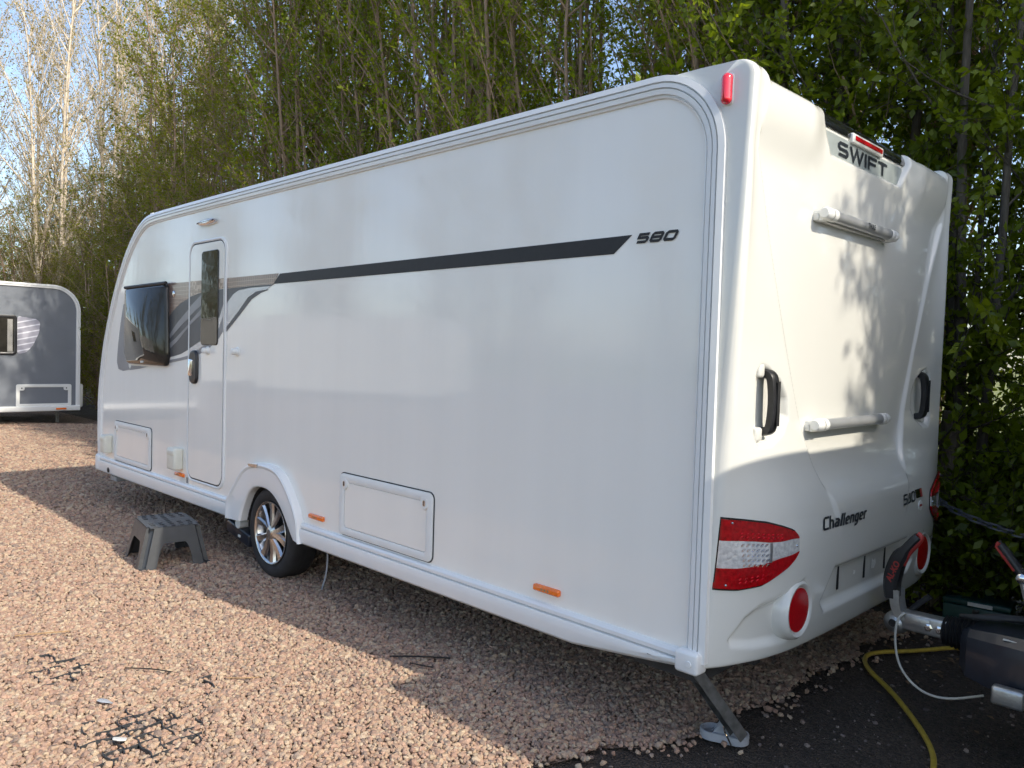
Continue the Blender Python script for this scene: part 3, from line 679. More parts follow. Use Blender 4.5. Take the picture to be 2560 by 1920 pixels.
P_(MB().ball((-4.909, -.004, 1.938), .022, 14, (1, .4, 1.2)), 'badge', 'chrome', near)

# ---- door
fr = rrect(-4.605, .482, -3.962, 2.322, .10, 8); g0 = rrect(-4.585, .500, -3.985, 2.304, .088, 8); d0 = rrect(-4.576, .509, -3.994, 2.295, .082, 8)
P_(MB().ring(fr, g0, -.013, .002, .004), 'door_frame', 'trim_white', smooth=40)
P_(MB().ring(g0, d0, -.007, .002), 'door_seal', 'rubber_black', smooth=0)
door = P_(MB().plate(d0, -.0115, .0, .003), 'door', 'wall_white', smooth=30)
def ddecal(poly, mt, k=0):
    return decal([(min(-3.997, max(-4.573, a)), b_) for a, b_ in poly], mt, -.0132 - .0012 * k, 'graphic', door)
ddecal([(-4.59, 2.021), (-3.983, 2.02), (-3.98, 1.946), (-4.347, 1.934), (-4.575, 1.904)], 'decal_bronze')
ddecal([(-4.586, 1.902), (-4.347, 1.932), (-3.98, 1.943), (-3.976, 1.833), (-4.048, 1.751), (-4.178, 1.65), (-4.335, 1.576), (-4.572, 1.505)], 'decal_grey')
ddecal([(-4.583, 1.825), (-4.36, 1.915), (-4.36, 1.837), (-4.58, 1.753)], 'decal_mid', 1)
ddecal([(-4.579, 1.708), (-4.36, 1.808), (-4.36, 1.768), (-4.578, 1.682)], 'decal_mid', 1)
ddecal([(-3.976, 1.830), (-4.048, 1.749), (-4.178, 1.648), (-4.335, 1.574), (-4.572, 1.503), (-4.56, 1.463), (-4.373, 1.51), (-4.214, 1.564), (-4.063, 1.659), (-3.973, 1.75)], 'decal_silver')
ddecal([(-4.56, 1.461), (-4.373, 1.509), (-4.214, 1.563), (-4.063, 1.657), (-3.973, 1.748), (-3.969, 1.636), (-4.079, 1.574), (-4.232, 1.508), (-4.382, 1.466), (-4.559, 1.431)], 'decal_mid')
dw = P_(MB().plate(rrect(-4.358, 1.535, -4.076, 2.234, .03), -.020, -.010, .004), 'door_window', 'tint_glass', door, smooth=40)
dh = P_(MB().plate(rrect(-4.532, 1.236, -4.400, 1.492, .058, 8), -.034, -.011, .008), 'door_handle', 'plastic_black', door, smooth=45)
P_(MB().plate(rrect(-4.528, 1.295, -4.462, 1.425, .014), -.044, -.03, .005), 'handle_lever', 'chrome', door, smooth=45)
P_(MB().lathe([(.0, -.060), (.016, -.060), (.021, -.054), (.022, -.03), (.030, -.022), (.030, -.011)], (-4.232, 0, 1.495), 'y', 20), 'door_retainer', 'plastic_white', door)
P_(MB().lathe([(.0, -.050), (.016, -.050), (.022, -.044), (.023, -.012), (.034, -.006), (.034, .0)], (-3.785, 0, 1.495), 'y', 20), 'retainer_catch', 'plastic_white')
# ---- window at the front corner
wo = rpoly([(-5.915, 2.012), (-5.000, 2.018), (-4.962, 1.43), (-4.99, 1.352), (-5.84, 1.350), (-5.905, 1.43)], .05, 5)
P_(MB().plate([(a * .996 - .0215 + (.012 if a < -5.5 else -.006), b_ * .99 + .017) for a, b_ in wo], -.018, .0, .006), 'window_frame', 'plastic_black', smooth=40)
win = P_(MB().plate(wo, -.040, -.012, .012), 'window', 'tint_glass', smooth=60)
P_(MB().tube([(-5.90, -.035, 2.020), (-4.99, -.035, 2.026)], .014, 8), 'window_hinge', 'rubber_black', win)
P_(MB().plate(rrect(-5.50, 1.368, -5.44, 1.384, .007), -.044, -.04), 'glass_mark', 'paper', win)
# ---- locker doors
def locker(x0, z0, x1, z1, sym=True):
    o = P_(MB().ring(rrect(x0, z0, x1, z1, .035), rrect(x0 + .05, z0 + .042, x1 - .05, z1 - .048, .02), -.018, .0, .008), 'locker_door', 'plastic_white', smooth=45)
    P_(MB().plate(rrect(x0 + .052, z0 + .044, x1 - .052, z1 - .050, .018), -.009, .0, .002), 'locker_panel', 'wall_white', o)
    P_(MB().ring(rrect(x0 - .006, z0 - .006, x1 + .006, z1 + .006, .040), rrect(x0 + .001, z0 + .001, x1 - .001, z1 - .001, .034), -.0035, .0), 'locker_gasket', 'rubber_black', o)
    for xx in (x0 + .058, x1 - .058):
        b_ = P_(MB().lathe([(.0, -.019), (.030, -.019), (.035, -.015), (.036, .0)], (xx, 0, z1 - .056), 'y', 20), 'lock_boss', 'plastic_white', o)
        P_(MB().plate(rrect(xx - .010, z1 - .073, xx + .010, z1 - .041, .009), -.0215, -.019), 'lock', 'chrome', o)
        P_(MB().plate(rrect(xx - .003, z1 - .069, xx + .003, z1 - .045, .002), -.0228, -.0215), 'keyhole', 'rubber_black', o)
locker(-2.436, .458, -1.580, .814); locker(-6.215, .452, -5.335, .812)
# ---- sockets, markers, awning light, plates
for x0, x1, z0, z1 in ((-6.425, -6.275, .500, .668), (-4.852, -4.672, .542, .716)):
    o = P_(MB().rbox(((x0 + x1) / 2, -.035, (z0 + z1) / 2), ((x1 - x0) * .85, .075, z1 - z0), .016, 3), 'socket_cover', 'plastic_cream')
    P_(MB().rbox(((x0 + x1) / 2, -.052, z1 - .036), ((x1 - x0) * .80, .05, .05), .012, 3), 'cover_hood', 'plastic_cream', o)
def marker(x0, x1, zc):
    o = P_(MB().plate(rrect(x0, zc - .0145, x1, zc + .0145, .008), -.020, .0, .006), 'side_marker', 'amber', smooth=45)
    for k in (-.018, 0, .018): P_(MB().lathe([(.0, -.0212), (.006, -.0212), (.006, -.02)], ((x0 + x1) / 2 + k, 0, zc), 'y', 10), 'marker_element', 'dry_stick', o)
marker(-4.814, -4.652, .503); marker(-2.771, -2.607, .505); marker(-.859, -.707, .506)
decal(rrect(-4.735, .448, -4.645, .485, .004), 'paper', name='sticker'); decal(rrect(-4.625, .448, -4.575, .503, .004), 'paper', name='sticker')
for k in range(5): decal(rrect(-4.618, .454 + k * .009, -4.584, .459 + k * .009, .001), 'text_dark', -.0034, 'sticker_print')
al = P_(MB().plate(rpoly([(-4.458, 2.447), (-4.40, 2.468), (-4.286, 2.474), (-4.18, 2.468), (-4.124, 2.452), (-4.17, 2.432), (-4.28, 2.424), (-4.40, 2.428)], .03), -.030, .0, .012), 'awning_light', 'chrome', smooth=60)
P_(MB().plate(rpoly([(-4.43, 2.447), (-4.29, 2.466), (-4.15, 2.452), (-4.28, 2.432)], .03), -.034, -.02, .004), 'light_lens', 'clear_lens', al)
# ---- wheel arch
def arch(n=48):
    A = resample(smooth_path(ARCH_OUT, 2), n); B = resample(smooth_path(ARCH_IN, 2), n)
    prof = [(0, .003), (0, -.030), (.03, -.046), (.09, -.052), (.16, -.050), (.20, -.044), (.5, -.042), (.85, -.040), (.96, -.036), (1.0, -.028), (1.0, .022)]
    vs = []
    for a, b_ in zip(A, B):
        for t, y in prof: vs.append((a[0] * (1 - t) + b_[0] * t, y, a[1] * (1 - t) + b_[1] * t))
    m_ = len(prof); fs = [(i * m_ + j, i * m_ + j + 1, (i + 1) * m_ + j + 1, (i + 1) * m_ + j) for i in range(n - 1) for j in range(m_ - 1)]
    fs += [tuple(range(m_)), tuple(range((n - 1) * m_, n * m_))[::-1]]
    return MB().add(vs, fs)
sp = P_(arch(), 'wheel_arch', 'trim_white', smooth=35)
P_(MB().plate(rpoly([(-3.50, .742), (-3.36, .752), (-3.375, .730), (-3.48, .724)], .004), -.056, -.045), 'arch_badge', 'alloy', sp)
mb = MB(); ar = resample(smooth_path(ARCH_IN, 2), 30); vs = [(a, y, b_) for a, b_ in ar for y in (.02, .30)]
mb.add(vs, [(2 * i, 2 * i + 1, 2 * i + 3, 2 * i + 2) for i in range(29)]); n = len(ar); mb.add([(a, .30, b_) for a, b_ in ar], [tuple(range(n))]); P_(mb, 'wheel_well', 'underside', smooth=0)
# ---- wheel
WX, WZ, WY = -3.275, .303, -.006
tyre = MB().lathe([(.207, .012), (.214, .004), (.232, -.006), (.262, -.010), (.284, -.002), (.296, .012), (.3025, .028), (.3035, .060), (.3035, .130), (.3025, .165), (.292, .184), (.26, .195), (.215, .185)], (WX, WY + .01, WZ), 'y', 64)
wheel = P_(tyre, 'wheel', 'tyre_black', smooth=50, label='black road tyre on a silver alloy rim')
for yo in (.066, .098, .128): P_(MB().lathe([(.3040, yo - .003), (.3046, yo), (.3040, yo + .003)], (WX, WY + .01, WZ), 'y', 48), 'tread_groove', 'rubber_black', wheel)
P_(MB().lathe([(.196, .012), (.203, .004), (.209, .002), (.212, .008), (.211, .020), (.19, .05), (.18, .14)], (WX, WY, WZ), 'y', 64), 'rim', 'alloy', wheel, 40)
P_(MB().lathe([(.0, .085), (.17, .085), (.185, .06)], (WX, WY, WZ), 'y', 40), 'brake_drum', 'underside', wheel)
def spoke(a0, lean):
    mb = MB(); pr = []
    for r, hw, y, off in ((.040, .020, .004, 0.0), (.075, .0215, .008, .35), (.120, .024, .012, .75), (.165, .028, .011, .95), (.199, .034, .007, 1.0)):
        a = a0 + lean * off; c = Vector((math.cos(a), 0, math.sin(a))) * r; t = Vector((-math.sin(a), 0, math.cos(a)))
        for s_, dy in ((-1, .012), (-.62, 0.0), (.62, .003), (1, .018), (1, .05), (-1, .05)): pr.append(tuple(c + t * hw * s_ + Vector((WX, WY + y + dy, WZ))))
    fs = [(i * 6 + k, i * 6 + (k + 1) % 6, (i + 1) * 6 + (k + 1) % 6, (i + 1) * 6 + k) for i in range(4) for k in range(6)] + [tuple(range(6))[::-1], tuple(range(24, 30))]
    return mb.add(pr, fs)
for k in range(5):
    a = math.radians(90 + 72 * k - 14)
    for s_ in (-1, 1): P_(spoke(a + s_ * .16, s_ * .14), 'spoke', 'alloy', wheel, 25)
P_(MB().lathe([(.0, -.004), (.026, -.003), (.034, .003), (.045, .006), (.058, .014), (.062, .05)], (WX, WY, WZ), 'y', 28), 'hub', 'alloy', wheel)
P_(MB().lathe([(.0, -.006), (.023, -.005), (.025, -.002)], (WX, WY, WZ), 'y', 24), 'hub_cap', 'alloy_dark', wheel)
for k in range(5):
    a = math.radians(90 + 72 * k + 22); P_(MB().lathe([(.0, .022), (.009, .022), (.011, .03), (.011, .06)], (WX + .056 * math.cos(a), WY, WZ + .056 * math.sin(a)), 'y', 6), 'wheel_bolt', 'underside', wheel, 0)
# ---- motor mover and water inlet just in front of the wheel, drain hose behind it
mv = P_(MB().rbox((-3.83, .10, .195), (.36, .12, .10), .02, 3, Matrix.Rotation(.18, 3, 'Y')), 'motor_mover', 'navy_cover')
P_(MB().lathe([(.0, -.035), (.030, -.035), (.036, -.030), (.036, .06)], (-3.80, .06, .268), 'y', 20), 'roller_cap', 'plastic_white', mv)
P_(MB().lathe([(.040, .05), (.040, .16)], (-3.70, .03, .268), 'y', 20), 'drive_roller', 'steel_galv', mv)
P_(MB().rbox((-3.79, .037, .180), (.035, .006, .018), .002), 'label', 'paper', mv)
P_(MB().tube(smooth_path([(-2.761, .12, .31), (-2.755, .12, .20), (-2.77, .118, .10), (-2.807, .112, .008)], 2), .006, 6), 'drain_hose', 'plastic_grey')
# ---- corner steadies
leg = MB(); A = Vector((-.088, .045, .375)); B_ = Vector((.0, .292, .05)); t = (B_ - A).normalized(); sx_ = t.cross(Vector((0, 0, 1))).normalized(); nn = sx_.cross(t)
vs = []
for p in (A, B_):
    for a, b_ in ((-.033, -.022), (.033, -.022), (.033, .022), (.027, .022), (.027, -.014), (-.027, -.014), (-.027, .022), (-.033, .022)): vs.append(p + sx_ * a - nn * b_)
leg.add(vs, [(k, (k + 1) % 8, 8 + (k + 1) % 8, 8 + k) for k in range(8)] + [tuple(range(8))[::-1], tuple(range(8, 16))])
st = P_(leg, 'corner_steady', 'steel_galv', smooth=0)
ft = MB(); fc = Vector((-.075, .315, 0)); ang = math.atan2(.06, .16)
out = rrect(-.098, -.050, .098, .050, .049, 8); c_, s_ = math.cos(ang), math.sin(ang)
rot2 = lambda a, b_: (fc.x + a * c_ - b_ * s_, fc.y + a * s_ + b_ * c_)
n = len(out); rings = [(1.0, .0), (1.0, .032), (.93, .034), (.90, .012)]
vs = [(*rot2(a * k, b_ * k), z) for k, z in rings for a, b_ in out]
ft.add(vs, [(i * n + j, i * n + (j + 1) % n, (i + 1) * n + (j + 1) % n, (i + 1) * n + j) for i in range(3) for j in range(n)] + [tuple(range(3 * n, 4 * n)), tuple(range(n))[::-1]])
P_(ft, 'steady_foot', 'plastic_grey', st, smooth=30)
for sd in (-.030, .030):
    q = [(-.055, sd, .012), (.075, sd, .012), (.045, sd, .075), (-.005, sd, .082)]
    P_(MB().add([(*rot2(a, b_ + e_), z) for e_ in (-.003, .003) for a, b_, z in q], [(0, 1, 2, 3), (7, 6, 5, 4), (0, 4, 5, 1), (1, 5, 6, 2), (2, 6, 7, 3), (3, 7, 4, 0)]), 'foot_bracket', 'plastic_grey', st, smooth=0)
P_(MB().tube(smooth_path([(*rot2(.0, -.040), .075), (*rot2(.01, -.055), .05), (*rot2(.02, -.050), .03), (*rot2(.04, -.065), .004)], 2), .003, 5), 'split_pin', 'chrome', st)
P_(MB().rbox((-6.47, .12, .232), (.16, .10, .045), .01), 'front_steady_foot', 'plastic_grey')
# ------------------------------------------------------------------ plain caravans seen from afar, in reflections or only by their front
def plain_caravan(root, L, Wd, H, body, end_r=.42, win=None, locker_=None, deco=None, mark=None, rails=True):
    """local frame: x from -L to 0, near side at y=0 facing -y"""
    zb = .30
    def pf(x0, x1, r):
        P = [(x1, zb + .02)]
        P += [(x1 - r + r * math.cos(a), H - r + r * math.sin(a)) for a in np.linspace(0, math.pi / 2, 12)]
        P += [(x0 + r + r * math.cos(a), H - r + r * math.sin(a)) for a in np.linspace(math.pi / 2, math.pi, 12)]
        return P + [(x0, zb + .02)]
    pr = pf(-L, 0, end_r); n = len(pr); vs = []; 
    rings = [(0.0, 0.0), (0.0, .001), (.0, Wd - .001), (0.0, Wd)]
    mb = MB(); mb.add([(x, 0, z) for x, z in pr] + [(x, Wd, z) for x, z in pr], [tuple(range(n)), tuple(range(n, 2 * n))[::-1]])
    b = mb.build('side_wall', body, root, (0, 0, 0), 0, merge=False)
    mb = MB(); mb.add([(x, y, z) for x, z in pr for y in (0.0, Wd)], [(2 * i, 2 * i + 1, 2 * i + 3, 2 * i + 2) for i in range(n - 1)])
    mb.build('roof_and_ends', 'gel_white', root, (0, 0, 0), 40)
    sec = [(-.012, .01), (-.012, -.022), (.020, -.026), (.022, -.014), (.030, -.014), (.032, -.022), (.055, -.020), (.057, .004)]
    for yy, sg in ((0, 1), (Wd, -1)):
        vs = []; P = [Vector(q) for q in pr]; m_ = len(sec)
        for i, p in enumerate(P):
            t = (P[min(i + 1, n - 1)] - P[max(i - 1, 0)]).normalized(); nn = Vector((-t.y, t.x))
            vs += [(p.x + nn.x * a, yy + sg * y, p.y + nn.y * a) for a, y in sec]
        MB().add(vs, [(i * m_ + j, i * m_ + j + 1, (i + 1) * m_ + j + 1, (i + 1) * m_ + j) for i in range(n - 1) for j in range(m_ - 1)]).build('awning_rail', 'trim_white', root, (0, 0, 0), 30)
        mb = MB(); mb.rbox((-L / 2, yy - sg * .012, zb - .005), (L + .04, .06, .10), .02, 3); mb.build('skirt', 'trim_white', root, (0, 0, 0), 40)
    MB().box((-L / 2, Wd / 2, zb - .02), (L - .1, Wd - .15, .06)).build('chassis', 'underside', root, (0, 0, 0), 0)
    for yy in (.05, Wd - .23):
        w = MB().lathe([(.20, .0), (.28, .0), (.30, .03), (.30, .15), (.28, .18)], (-L * .52, yy, .30), 'y', 32).build('wheel', 'tyre_black', root, (0, 0, 0), 40)
        MB().lathe([(.0, .02), (.19, .015), (.205, .0)], (-L * .52, yy, .30), 'y', 24).build('rim', 'alloy', w, (0, 0, 0), 40)
    MB().rbox((-L * .52, -.022, .50), (.86, .05, .36), .12, 4).build('wheel_arch', 'trim_white', root, (0, 0, 0), 40) if False else None
    for xx in (-.25, -L + .25): MB().rbox((xx, .4, .14), (.05, .05, .28), .005).build('corner_steady', 'steel_galv', root, (0, 0, 0), 0)
    for (x0, z0, x1, z1) in (win or []):
        f = MB().ring(rrect(x0, z0, x1, z1, .05), rrect(x0 + .045, z0 + .04, x1 - .045, z1 - .05, .03), -.035, .0, .008).build('window', 'plastic_black', root, (0, 0, 0), 40)
        MB().plate(rrect(x0 + .04, z0 + .035, x1 - .04, z1 - .045, .03), -.024, -.002).build('pane', 'tint_glass', f, (0, 0, 0), 40)
    for (x0, z0, x1, z1, pm) in (locker_ or []):
        f = MB().ring(rrect(x0, z0, x1, z1, .03), rrect(x0 + .055, z0 + .05, x1 - .055, z1 - .055, .01), -.02, .0, .006).build('locker_door', 'plastic_white', root, (0, 0, 0), 40)
        for xx in (x0 + .085, x1 - .085):
            MB().plate(rrect(xx - .045, z1 - .11, xx + .045, z1 - .03, .03), -.0215, -.003).build('lock_boss', 'plastic_white', f, (0, 0, 0), 40)
            MB().lathe([(.0, -.024), (.011, -.024), (.012, -.02)], (xx, 0, z1 - .07), 'y', 12).build('lock', 'rubber_black', f, (0, 0, 0), 0)
    if deco: MB().plate(deco, -.003, .0).build('graphic', 'decal_lined', root, (0, 0, 0), 0)
    for (x0, z0, x1, z1) in (mark or []): MB().plate(rrect(x0, z0, x1, z1, .008), -.056, -.02, .004).build('side_marker', 'amber', root, (0, 0, 0), 40)

g = empty('touring_caravan', (-14.5, 2.1, 0), math.pi / 2, 'grey sided caravan with white rails and dappled shade beyond the white one', 'caravan')
plain_caravan(g, 6.4, 2.25, 2.52, 'caravan_grey', .45, win=[(-1.95, 1.26, -1.01, 1.95), (-4.6, 1.3, -3.5, 1.95)], locker_=[(-1.015, .335, -.13, .735, 0)],
              deco=rpoly([(-1.00, 1.27), (-.86, 1.30), (-.76, 1.42), (-.66, 1.66), (-.645, 1.84), (-.70, 1.90), (-1.00, 1.94)], .05), mark=[(-.39, .272, -.22, .304)])
MB().rbox((.03, .25, .52), (.10, .5, .44), .04, 3).build('end_bumper', 'gel_white', g, (0, 0, 0), 40)
c_ = MB(); vs = [(-1.42 + i * .018, .12 + .03 * math.sin(i * 1.9) + .01 * math.sin(i * 3.7), z) for i in range(17) for z in (1.31, 1.90)]
# curtain shows as pale cloth pressed to the pane
MB().add([(x, -.0255 - .002 * math.sin(i * 2.1), z) for i, x in enumerate(np.linspace(-1.155, -1.075, 13)) for z in (1.31, 1.60, 1.88)], [(3 * i + j, 3 * i + j + 1, 3 * i + j + 4, 3 * i + j + 3) for i in range(12) for j in range(2)]).build('curtain', 'curtain', g, (0, 0, 0), 60)

# neighbour to the right: its front casts the shade on the white caravan's rear, its drawbar reaches into view
NB = (1.47, 2.27, 0)
nb = empty('touring_caravan', NB, math.pi, 'caravan at right edge, only its dark drawbar cover and silver hitch in view', 'caravan')
plain_caravan(nb, 5.6, 2.22, 2.45, 'wall_white', .34, win=[(-2.6, 1.2, -1.4, 1.9)])
def Q_(mb, name, mt, smooth=35, parent=None):
    # world coordinates -> this caravan's frame (turned half round)
    mb.v = [(-(x - NB[0]), -(y - NB[1]), z) for x, y, z in mb.v]
    return mb.build(name, mt, parent or nb, (0, 0, 0), smooth)
HY = 1.10
for s_ in (-1, 1): Q_(MB().tube([(.72, HY + s_ * .06, .40), (1.6, HY + s_ * .55, .38)], .045, 8), 'drawbar', 'steel_galv')
cv = MB(); secs = [(.585, .10, .330, .465), (.62, .15, .305, .487), (.75, .20, .290, .505), (1.00, .27, .280, .525), (1.40, .36, .275, .540)]; vs = []
for x, hw, z0, z1 in secs: vs += [(x, HY + a * hw, z0 + (z1 - z0) * b) for a, b in ((-1, 0), (-1.0, .55), (-.93, .85), (-.75, 1.0), (.75, 1.0), (.93, .85), (1.0, .55), (1, 0))]
cv.add(vs, [(i * 8 + k, i * 8 + k + 1, (i + 1) * 8 + k + 1, (i + 1) * 8 + k) for i in range(4) for k in range(7)] + [tuple(range(8))])
Q_(cv, 'drawbar_cover', 'navy_cover', 30)
Q_(MB().rbox((.80, HY - .13, .494), (.10, .09, .004), .001), 'warning_label', 'paper', 0); Q_(MB().rbox((.835, HY - .13, .4965), (.02, .09, .003), .001), 'warning_label', 'grip_red', 0)
Q_(MB().rbox((.80, HY - .27, .312), (.11, .05, .07), .012, 3), 'jockey_clamp', 'cast_silver')
mb = MB(); pr = []
for i in range(17): pr.append((.050 + (.012 if i % 2 else 0) + i * .0008, .495 + i * .0075))
Q_(MB().lathe([(r, x - .5) for r, x in pr], (.5, HY, .425), 'x', 24), 'bellows', 'rubber_black', 60)
sh = Q_(MB().rbox((.425, HY, .430), (.20, .075, .078), .010, 3), 'coupling_shaft', 'cast_silver')
for x in (.445, .487): Q_(MB().lathe([(.0, -.052), (.010, -.052), (.010, -.044), (.017, -.042), (.017, -.036)], (x, HY, .428), 'y', 6), 'bolt', 'chrome', 0, sh)
Q_(MB().rbox((.40, HY - .039, .437), (.10, .006, .045), .003), 'cast_plate', 'cast_silver', 35, sh)
hd = Q_(MB().ball((.305, HY, .408), .052, 20, (1.05, .95, .95)), 'coupling_head', 'cast_silver', 60)
Q_(MB().lathe([(.0, -.051), (.015, -.051), (.017, -.046)], (.302, HY, .412), 'y', 18), 'head_plug', 'rubber_black', 0, hd)
arm = smooth_path([(.330, .435), (.310, .47), (.302, .51), (.300, .555)], 2)
for s_ in (-1, 1):
    vs = []
    for x, z in arm: vs += [(x + a, HY + s_ * .034 + b, z) for a, b in ((-.020, -.004), (.020, -.004), (.020, .004), (-.020, .004))]
    Q_(MB().add(vs, [(i * 4 + k, i * 4 + (k + 1) % 4, (i + 1) * 4 + (k + 1) % 4, (i + 1) * 4 + k) for i in range(len(arm) - 1) for k in range(4)] + [(0, 1, 2, 3)]), 'lever_arm', 'cast_silver', 25, hd)
grip = smooth_path([(.282, .515), (.276, .575), (.285, .64), (.305, .70), (.340, .755), (.378, .803)], 2); vs = []
for i, (x, z) in enumerate(grip):
    a0 = Vector(grip[max(0, i - 1)]); b0 = Vector(grip[min(len(grip) - 1, i + 1)]); t = (b0 - a0).normalized(); nn = Vector((t.y, -t.x)); w = float(np.interp(i / (len(grip) - 1), [0, .35, .62, .72, 1], [.024, .032, .030, .018, .017])); hy = float(np.interp(i / (len(grip) - 1), [0, .6, 1], [.040, .036, .022]))
    for a, b in ((-1, -.7), (-.6, -1), (.6, -1), (1, -.7), (1, .7), (.6, 1), (-.6, 1), (-1, .7)): vs.append((x + nn.x * a * w, HY + b * hy, z + nn.y * a * w))
gr = Q_(MB().add(vs, [(i * 8 + k, i * 8 + (k + 1) % 8, (i + 1) * 8 + (k + 1) % 8, (i + 1) * 8 + k) for i in range(len(grip) - 1) for k in range(8)] + [tuple(range(8))[::-1], tuple(range((len(grip) - 1) * 8, len(grip) * 8))]), 'coupling_handle', 'plastic_black', 35)
tr = smooth_path([(.322, .665), (.330, .690), (.338, .712), (.352, .735), (.374, .765), (.392, .795), (.388, .806), (.374, .814)], 1)
Q_(MB().tube([(x, HY - .006, z) for x, z in tr], .011, 8), 'red_trim', 'grip_red', 60, gr)
vs, fs = text_mesh('AL-KO', .036, .0014, .1, .9); w_ = max(v[0] for v in vs); ca, sa = math.cos(1.20), math.sin(1.20)
Q_(MB().add([(.280 + a * ca - b * sa, HY - .0395, .590 + a * sa + b * ca) for a, b in [(q[0], q[1] - .005) for q in vs]], fs), 'lettering', 'grip_red', 0, gr)
Q_(MB().tube(smooth_path([(.345, HY + .03, .455), (.370, HY + .03, .490), (.405, HY + .03, .525), (.425, HY + .03, .545)], 2), .0125, 8), 'friction_lever', 'plastic_black', 60)
Q_(MB().tube([(.83, HY - .04, .50), (.79, HY - .04, .66), (.770, HY - .04, .735)], .014, 8), 'handbrake_lever', 'cast_silver')
hb = Q_(MB().tube([(.776, HY - .04, .725), (.735, HY - .04, .780), (.694, HY - .04, .832)], .019, 10), 'handbrake_grip', 'plastic_black', 40)
Q_(MB().tube([(.752, HY - .049, .742), (.716, HY - .049, .786), (.685, HY - .049, .826), (.690, HY - .045, .842)], .009, 6), 'grip_trim', 'grip_red', 40, hb)
Q_(MB().tube([(.700, HY - .04, .826), (.688, HY - .04, .846)], .010, 8), 'button', 'rubber_black', 40, hb)
Q_(MB().lathe([(.0, -.03), (.012, -.03), (.020, -.024), (.020, .02)], (.778, HY - .04, .716), 'y', 12), 'pivot', 'chrome', 40)
Q_(MB().tube(smooth_path([(.56, HY - .02, .505), (.64, HY - .03, .520), (.80, HY + .02, .535), (1.1, HY + .05, .56)], 2), .012, 6), 'electric_cable', 'rubber_black', 60)
Q_(MB().tube(smooth_path([(.60, HY + .03, .500), (.68, HY + .01, .532), (.85, HY + .05, .540), (1.1, HY + .08, .56)], 2), .010, 6), 'electric_cable', 'rubber_black', 60)
Q_(MB().tube(smooth_path([(.350, HY - .045, .468), (.325, HY - .06, .440), (.322, HY - .07, .35), (.345, HY - .08, .25), (.40, HY - .08, .185), (.47, HY - .08, .155), (.55, HY - .06, .158), (.66, HY - .02, .20)], 2), .0055, 6), 'breakaway_cable', 'cable_white', 60)

# two caravans across the yard, behind the photographer; they show in the glossy side
for k, (x, y, a) in enumerate(((-21.5, -9.2, math.radians(150)), (-30.0, -6.5, math.radians(140)))):
    o = empty('touring_caravan', (x, y, 0), a, ('white caravan across the yard, mirrored in the side behind the door', 'white caravan farthest across the yard, mirrored near the front locker')[k], 'caravan')
    plain_caravan(o, 6.2, 2.25, 2.5, 'gel_white', .5)

# ------------------------------------------------------------------ plastic step
SR = math.radians(-9); stool = empty('step_stool', (-4.14, -.335, 0.006), SR, 'dark grey plastic step stool with slotted top below the caravan door', 'step stool')
def stool_side(nx, ny, L0, L1, D0, D1, cham, H, arch_h, foot):
    """one sloping side: outward normal (nx,ny); L half length, D distance from centre, 0 bottom 1 top"""
    tx, ty = -ny, nx
    def pt(s, t):
        L = L0 * (1 - t) + L1 * t - cham; D = D0 * (1 - t) + D1 * t; return (nx * D + tx * s * L, ny * D + ty * s * L, t * H)
    f = foot; a = arch_h
    inner = [(-(1 - f), 0)] + [(-(1 - f) + (1 - f) * .55 * (1 - math.cos(q)) * .62, a * math.sin(q)) for q in np.linspace(.6, math.pi / 2, 6)]
    inner = inner + [(-s, t) for s, t in inner[::-1]]
    N_ = len(inner); top = [(-1 + 2 * i / (N_ - 1), 1.0) for i in range(N_)]
    mb = MB(); th = .005
    for off in (0, th):
        vs = [tuple(Vector(pt(s, t)) - Vector((nx, ny, 0)) * off) for s, t in inner] + [tuple(Vector(pt(s, t)) - Vector((nx, ny, 0)) * off) for s, t in top]
        mb.add(vs, [(i, i + 1, N_ + i + 1, N_ + i) for i in range(N_ - 1)])
        for sg, i in ((-1, 0), (1, N_ - 1)):
            e = [tuple(Vector(pt(sg, t)) - Vector((nx, ny, 0)) * off) for t in (0, 1)]
            mb.add([vs[i], vs[N_ + i], e[0]], [(0, 1, 2)])
    vs = [tuple(Vector(pt(s, t)) - Vector((nx, ny, 0)) * o_) for s, t in inner for o_ in (0, th)]
    mb.add(vs, [(2 * i, 2 * i + 1, 2 * i + 3, 2 * i + 2) for i in range(N_ - 1)])
    return mb
SH = .272
LX0, LX1, LY0, LY1, CH = .262, .232, .232, .172, .042
for nx, ny, l0, l1, d0, d1, fo in ((1, 0, LY0, LY1, LX0, LX1, .36), (-1, 0, LY0, LY1, LX0, LX1, .36), (0, 1, LX0, LX1, LY0, LY1, .30), (0, -1, LX0, LX1, LY0, LY1, .30)):
    stool_side(nx, ny, l0, l1, d0, d1, CH, SH, .62, fo).build('stool_side', 'stool_grey', stool, (0, 0, 0), 30)
for sx in (-1, 1):
    for sy in (-1, 1):
        mb = MB(); vs = []
        for t in (0, .04, .045, 1.0):
            X = LX0 * (1 - t) + LX1 * t; Y = LY0 * (1 - t) + LY1 * t; k = .010 if t < .042 else 0; fl = .020 if t > .042 else 0.004
            m0 = Vector((sx * (X + k), sy * (Y - CH + k), t * SH)); m1 = Vector((sx * (X - CH + k), sy * (Y + k), t * SH)); c = (m0 + m1) / 2 - Vector((sx, sy, 0)).normalized() * fl
            vs += [tuple(m0), tuple(m0 * .72 + m1 * .28 - Vector((sx, sy, 0)).normalized() * fl), tuple(m0 * .28 + m1 * .72 - Vector((sx, sy, 0)).normalized() * fl), tuple(m1)]
        mb.add(vs, [(i * 4 + k, i * 4 + k + 1, (i + 1) * 4 + k + 1, (i + 1) * 4 + k) for i in range(3) for k in range(3)]); mb.build('leg', 'stool_grey', stool, (0, 0, 0), 25)
